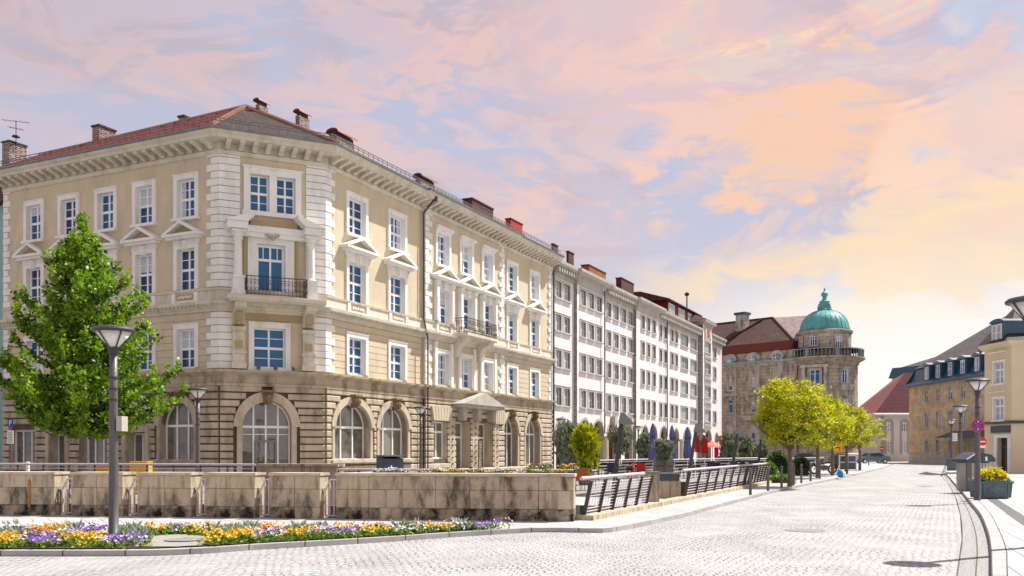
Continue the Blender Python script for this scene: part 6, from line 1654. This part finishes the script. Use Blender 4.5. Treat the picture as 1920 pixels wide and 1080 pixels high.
# ------------------------------------------------------------------ bank flower boxes, cabinet, yellow boxes, etc.
fB=Fr(wlp(0,.6+CW+.5),wlp(1,.6+CW+.5))
bx=[(705,765),(790,870),(880,960),(975,1062)]
cols=[['p_l','p_w'],['p_y','p_m','p_w'],['p_y','p_l'],['p_m','p_w','p_o']]
bn=['leftmost','second','third','rightmost']
for i,((a,b),c) in enumerate(zip(bx,cols)):
    sa,sb=fB.s(a),fB.s(b); o=thing('flower_box',bn[i]+' of the four flower boxes on the far bank railing behind the long wall','flower box',fB.xy((sa+sb)/2)+(.9,),'flower boxes on the bank railing'); m=MB(fB); m.box(sa,sb,.05,.28,.88,1.06); m.build('trough',M['slate_paint'],o)
    flowers_on(o,fB,sa,sb,.07,.27,1.05,c,int((sb-sa)*26),.14,30+i,.05)
d=31.5; x0=at(722,d)[0]; fX=Fr((x0,d),(x0+1,d+.75)); o=thing('utility_cabinet','dark slate utility cabinet with sloping top before the second arched window','cabinet',(x0+.4,d,.07)); m=MB(fX); m.prismx([(.0,.07),(.0,1.42),(-.62,1.52),(-.62,.07)],0,.72); m.build('body',M['slate_paint'],o); m=MB(fX); m.box(-.03,.75,-.65,.04,1.50,1.55); m.build('lid',M['zinc'],o)
m=MB(fX); m.box(.22,.27,.001,.01,1.08,1.20); m.build('emblem',M['bwhite'],o)
def crate(px,d,wpx,yt,label,n=3):
    x0=at(px,d)[0]; w_=wpx/F*d; z1=zt(yt,d); m=MB(Fr((x0,d),(x0+1,d)))
    m.box(0,w_,-.5,0,.07,z1-.04); 
    for i in range(n): m.box(w_*i/n+.01,w_*(i+1)/n-.01,-.01,.02,.1,z1-.03)
    m.box(-.02,w_+.02,-.52,.03,z1-.04,z1); tag(m.build('yellow_box',M['yellow'],origin=(x0,d,.07)),label,'box','yellow boxes by the facade')
crate(243,34.5,33,865,'wide yellow box standing before the side door, right of the near lamp'); crate(180,34.5,24,872,'low yellow box left of the near lamp pole',2)
x,_=at(52,30); m=MB(); m.lathe(x,30,[(.06,.07),(.06,1.28),(.07,1.29),(.07,1.33),(.01,1.34)],12); tag(m.build('white_post',M['bwhite'],origin=(x,30,.07)),'short white post behind the leftmost parapet block','post')

# ------------------------------------------------------------------ cafe terrace
def make_parasol(label,px,d,yt,yb,rpx,mt,group):
    x,_=at(px,d); z1,z0=zt(yt,d),zt(yb,d); o=thing('closed_parasol',label,'parasol',(x,d,.07),group); r=rpx/F*d
    m=MB(); m.tube((x,d,.07),(x,d,z1),.03); m.box(x-.3,x+.3,d-.3,d+.3,.07,.14); m.build('pole',M['rail_white'],o)
    m=MB(); n=24; rows=[]; H=z1-z0
    for f,k in ((0,1.0),(.25,.92),(.55,.70),(.62,.60),(.68,.72),(.85,.55),(.97,.22),(1,.03)):
        row=[]
        for i in range(n):
            a=2*PI*i/n; rr=r*k*(1+.20*(1 if i%3==0 else -.5)); row.append(m.p(x+rr*math.cos(a),d+rr*math.sin(a),z0+H*f))
        rows.append(row)
    for A_,B_ in zip(rows[:-1],rows[1:]):
        for i in range(n): j=(i+1)%n; m.f.append([A_[i],A_[j],B_[j],B_[i]]); m.mi.append(0)
    m.build('canopy',M[mt],o)
    m=MB(); m.lathe(x,d,[(r*.74,z0+H*.60),(r*.76,z0+H*.62),(r*.74,z0+H*.64)],12); m.build('strap',M['rail_dark'],o)
make_parasol('closed navy parasol before the second-last white bay, left of its row',1224,55,793,862,7,'navy','closed navy parasols'); make_parasol('closed navy parasol in the middle of the three, with dark strap',1260,57,797,864,6.5,'navy','closed navy parasols'); make_parasol('closed navy parasol nearest the red parasols',1289,58,800,858,7,'navy','closed navy parasols')
make_parasol('closed red parasol behind the leaning light mast',1308,74,815,848,4.5,'redcloth','closed red parasols'); make_parasol('closed red parasol just right of the leaning light mast',1322,74,816,850,5.5,'redcloth','closed red parasols')
d=76; x,_=at(1336,d); o=thing('open_parasol','small open salmon parasol with crimson cloth hanging at its stand','parasol',(x,d,.07)); m=MB(); m.tube((x,d,.07),(x,d,2.4),.03); m.build('pole',M['rail_white'],o)
m=MB(); m.lathe(x,d,[(.85,1.98),(.6,2.2),(.05,2.5)],8); m.build('canopy',M['salmon'],o); m=MB(); m.box(x+.08,x+.42,d-.35,d-.28,1.0,1.95); m.build('hanging_cloth',M['pinkcloth'],o)
d=78; x,_=at(1352,d); m=MB(); m.box(x-.22,x+.2,d-.03,d,zt(829,d),zt(817,d),0); m.box(x-.02,x+.03,d-.04,d-.031,zt(826,d),zt(820,d),1); m.tube((x,d+.03,.07),(x,d+.03,zt(817,d)),.03,k=2); tag(m.build('red_sign',[M['red'],M['bwhite'],M['grey_metal']],origin=(x,d,.07)),'small red and white sign at the end of the arcade building','sign')
def make_chair(mt,label,group):
    o=thing('cafe_chair',label,'chair',(0,0,0),group); m=MB(); m.box(-.23,.23,-.23,.23,.42,.47); m.build('seat',M[mt],o)
    m=MB(); m.prismx([(.19,.47),(.24,.47),(.30,.92),(.26,.92)],-.22,.22)
    for s in (-1,1): m.box(s*.23-.02,s*.23+.02,-.2,.24,.64,.67)
    m.build('backrest',M[mt],o)
    for a in (-1,1):
        for b in (-1,1): m=MB(); m.tube((a*.2,b*.2,0),(a*.19,b*.19,.66 if 1 else .42),.014,n=5); m.build('leg',M['rail_dark'],o)
    return o
def make_table(label,group):
    o=thing('cafe_table',label,'table',(0,0,0),group); m=MB(); m.lathe(0,0,[(.36,.72),(.37,.75)],16); m.build('tabletop',M['greystone'],o); m=MB(); m.lathe(0,0,[(.22,0),(.03,.03),(.03,.72)],8); m.build('pedestal',M['rail_dark'],o); return o
rnd=random.Random(4)
cn='dark navy cafe chair on the terrace behind the white-topped railings'; tn='small round cafe table among the dark chairs'
c0=make_chair('wicker',cn,'dark cafe chairs'); t0=make_table(tn,'cafe tables'); first=True; tfirst=True
for px,d in ((1135,52),(1155,56),(1178,54),(1200,60),(1215,63),(1275,56),(1300,59),(1330,62),(1358,65),(1388,68),(1290,68),(1340,72),(1128,60),(1148,66),(1170,68),(1190,72),(1268,64),(1310,70),(1372,60),(1402,63),(1415,72),(1360,76),(1280,74),(1325,54)):
    x,_=at(px,d)
    if tfirst: t0.location=(x,d,.07); tfirst=False
    else: dup(t0,(x,d,.07),0,tn,'cafe tables')
    a0=rnd.uniform(0,PI)
    for q in range(3):
        a=a0+q*2*PI/3; p=(x+.62*math.cos(a),d+.62*math.sin(a),.07); rz=a-PI/2
        if first: c0.location=p; c0.rotation_euler=(0,0,rz); first=False
        else: dup(c0,p,rz,cn,'dark cafe chairs')
oc=make_chair('orange','orange chair beside the bamboo clump','orange chairs'); x,_=at(1084,37); oc.location=(x,37,.07); oc.rotation_euler=(0,0,.4+PI); x,_=at(1104,38); dup(oc,(x,38,.07),2.4,'second orange chair right of the bamboo clump, partly hidden','orange chairs')
rc=make_chair('redcloth','red chair behind the railing left of the tall planter','red chairs'); x,_=at(1203,50); rc.location=(x,50,.07); x,_=at(1196,52); dup(rc,(x,52,.07),1.2,'red chair farther behind, left of the other red chair','red chairs')
d=40; x0=at(1058,d)[0]; m=MB(Fr((x0,d),(x0+1,d+.2))); m.box(0,.46,-.4,0,.07,1.22); m.box(.03,.43,-.37,-.03,1.2,1.24,1); tag(m.build('dark_planter_box',[M['slate_paint'],M['soil']],origin=(x0,d,.07)),'dark slate planter box behind the yellow flowers at the wall end','planter')
d=33; x0=at(1050,d)[0]; fX=Fr((x0,d),(x0+1,d+.05)); o=thing('flower_tub','tub of bright yellow flowers above the right end of the long wall','flower tub',(x0+.3,d,.07)); m=MB(fX); m.box(0,.55,-.4,0,.07,1.02); m.build('trough',M['slate_paint'],o); flowers_on(o,fX,0,.55,-.35,0,1.02,['p_y','p_y','p_m'],30,.22,77,.07)
d=32; x0=at(990,d)[0]; fX=Fr((x0,d),(x0+1,d+.05)); o=thing('flower_tub','tub of mixed maroon and white flowers above the long wall','flower tub',(x0+.3,d,.07)); m=MB(fX); m.box(0,.8,-.4,0,.07,1.06); m.build('trough',M['slate_paint'],o); flowers_on(o,fX,0,.8,-.35,0,1.06,['p_m','p_v','p_w','p_y'],40,.24,78,.07)

# ------------------------------------------------------------------ vehicles
def car(px,d,yaw,mt,label):
    x,_=at(px,d); o=thing('parked_car',label,'car',(x,d,.05)); T=Rot(x,d,.05,yaw)
    side=[(-2.1,.35),(-2.12,.62),(-1.95,.80),(-1.15,.90),(-.65,1.36),(.75,1.42),(1.45,.98),(2.0,.92),(2.12,.70),(2.1,.35)]
    m=MB(T); n=len(side); rows=[]
    for y,s,zs in ((-.84,.97,0),(-.72,1,0),(.72,1,0),(.84,.97,0)):
        rows.append([m.p(a*s,y if c<.95 else y*.82,.0+c) for a,c in side])
    for A_,B_ in zip(rows[:-1],rows[1:]):
        for i in range(n): j=(i+1)%n; m.f.append([A_[i],A_[j],B_[j],B_[i]]); m.mi.append(0)
    m.f.append(rows[0][::-1]); m.f.append(rows[-1]); m.mi+=[0,0]; b=m.build('body',M[mt],o)
    for y in (-.70,.70):
        s=1 if y>0 else -1; m=MB(T); m.v=[];
        m.face([(-1.0,s*.79,.95),(-.58,s*.705,1.30),(.68,s*.705,1.34),(1.15,s*.79,.97)]); m.build('side_window',M['door'],o)
    m=MB(T); m.face([(-1.16,-.62,.925),(-1.16,.62,.925),(-.69,.54,1.345),(-.69,-.54,1.345)]); m.build('windscreen',M['door'],o)
    m=MB(T); m.face([(1.42,-.6,1.02),(1.42,.6,1.02),(.82,.54,1.40),(.82,-.54,1.40)]); m.build('rear_window',M['door'],o)
    for xx in (-1.3,1.3):
        for yy in (-.80,.80):
            m=MB(T); pr=[(xx+.31*math.cos(2*PI*i/18),.31+.31*math.sin(2*PI*i/18)) for i in range(18)]; m.prism(pr,yy-.1,yy+.1); w_=m.build('wheel',M['black'],o)
            m=MB(T); pr=[(xx+.19*math.cos(2*PI*i/12),.31+.19*math.sin(2*PI*i/12)) for i in range(12)]; m.prism(pr,yy-.11,yy+.11); m.build('rim',M['chrome'],w_)
    for yy in (-.55,.55): m=MB(T); m.box(-2.13,-2.05,yy-.16,yy+.16,.60,.72); m.build('headlight',M['bwhite'],o)
car(1635,118,PI*.02,'carblue','parked blue-grey car half hidden by the spring trees before the annexe'); car(1374,73,.5,'carnavy','dark navy parked car behind the terrace railing and light mast'); car(1502,96,.1,'carnavy','dark parked car between the first two spring trees'); 
# motorcycle
def motorcycle(px,d,label):
    x,_=at(px,d); o=thing('motorcycle',label,'motorcycle',(x,d,.08)); T=Rot(x,d,.08,.15)
    for xx in (-.66,.66):
        m=MB(T); n=20
        for i in range(n):
            a,b=2*PI*i/n,2*PI*(i+1)/n; m.tube((xx+.29*math.cos(a),0,.33+.29*math.sin(a)),(xx+.29*math.cos(b),0,.33+.29*math.sin(b)),.06,n=6,cap=False)
        w_=m.build('wheel',M['black'],o); m=MB(T)
        for i in range(5): a=2*PI*i/5; m.tube((xx,0,.33),(xx+.27*math.cos(a),0,.33+.27*math.sin(a)),.014,n=4)
        m.lathe(xx,0,[(.01,.3),(.06,.33),(.01,.36)],8); m.build('rim',M['chrome'],w_)
    m=MB(T); m.prism([(-.35,.30),(.30,.28),(.38,.55),(.05,.62),(-.32,.56)],-.13,.13); m.build('engine',M['grey_metal'],o)
    m=MB(T); m.prism([(-.38,.62),(-.05,.66),(-.08,.86),(-.28,.92),(-.42,.80)],-.14,.14); m.build('tank',M['carnavy'],o)
    m=MB(T); m.prism([(-.08,.70),(.75,.78),(.80,.86),(.4,.84),(.0,.80)],-.13,.13); m.build('seat',M['black'],o)
    m=MB(T); m.tube((-.66,.05,.33),(-.42,.05,.98),.025,n=6); m.tube((-.66,-.05,.33),(-.42,-.05,.98),.025,n=6); m.tube((-.40,-.34,1.02),(-.42,.34,1.02),.018,n=6); m.build('handlebars',M['chrome'],o)
    m=MB(T); m.lathe(-.56,0,[(.02,.76),(.10,.80),(.10,.90),(.02,.94)],10); m.build('headlight',M['bwhite'],o)
    m=MB(T); m.tube((.0,.15,.28),(.85,.15,.40),.045,n=8); m.tube((-.3,0,.55),(.66,0,.33),.03,n=5); m.tube((.45,0,.75),(.66,0,.33),.02,n=5); m.build('exhaust',M['chrome'],o)
motorcycle(1544,64,'dark motorcycle parked between the second and third spring trees'); 
d=76; x,_=at(1597,d); fX=Fr((x-.7,d),(x+.7,d+.1)); o=thing('info_stand','white-framed stand with dark and navy panels behind the spring trees','stand',(x,d,.07)); m=MB(fX); 
for a,b,c,e in ((-.35,-.28,.1,1.35),(.35,.42,.1,1.3),(1.05,1.12,.1,1.3),(-.35,1.12,1.25,1.32),(-.35,1.12,.72,.78)): m.box(a,b,-.04,.04,c,e)
m.build('frame',M['bwhite'],o); m=MB(fX); m.box(-.28,.35,-.02,.0,.78,1.25,0); m.box(.42,1.05,-.02,.0,.80,1.25,1); m.box(-.28,1.05,-.02,0,.15,.72,2); m.build('panels',[M['door'],M['navy'],M['planter']],o)
d=80; x,_=at(1574,d); fX=Fr((x-.6,d),(x+.6,d)); o=thing('covered_cart','dark-sided cart with teal cover behind the yellow sign','cart',(x,d,.07)); m=MB(fX); m.box(0,1.2,-.6,0,.45,1.25); m.build('body',M['door'],o); m=MB(fX); m.prism([(-.06,1.25),(1.26,1.25),(1.1,1.42),(.1,1.42)],-.65,.05); m.build('cover',M['planter'],o)
for s in (.25,.95): m=MB(fX); m.prism([(s+.22*math.cos(2*PI*i/14),.3+.22*math.sin(2*PI*i/14)) for i in range(14)],-.05,.04); m.build('wheel',M['black'],o)
g=gp(1577,896,.09); m=MB(); m.lathe(g[0],g[1],[(.02,.10),(.17,.14),(.25,.26),(.26,.36),(.20,.50),(.02,.58)],16); bb=thing('blue_globe','bright blue and white round object on the pavement below the yellow sign','ball',(g[0],g[1],.09)); m.build('shell',M['bblue'],bb,smooth=True)
m=MB(); m.lathe(g[0],g[1],[(.255,.2),(.268,.30),(.262,.38),(.22,.48)],8,a0=-1.5,a1=-.2); m.build('white_patch',M['bwhite'],bb)
g=gp(1764,893,.0); 
m=MB(); a,b=at(1766,61),at(1777,66); m.tube((a[0],a[1],.1),(b[0],b[1],.95),.05,n=6); tag(m.build('leaning_bar',M['rail_dark'],origin=(a[0],a[1],.1)),'thin dark leaning bar at the far end of the right kerb','barrier')
g=at(1784,75); m=MB(); m.box(g[0]-.42,g[0]+.38,g[1]-.8,g[1]-.1,.1,.95); m.box(g[0]-.46,g[0]+.42,g[1]-.84,g[1]-.06,.95,1.02); tag(m.build('street_bin',M['planter'],origin=(g[0],g[1],.1)),'square blue-grey bin at the foot of the farthest right lamp','bin')
# small dark figure beyond the railing? left out: not readable in the photo
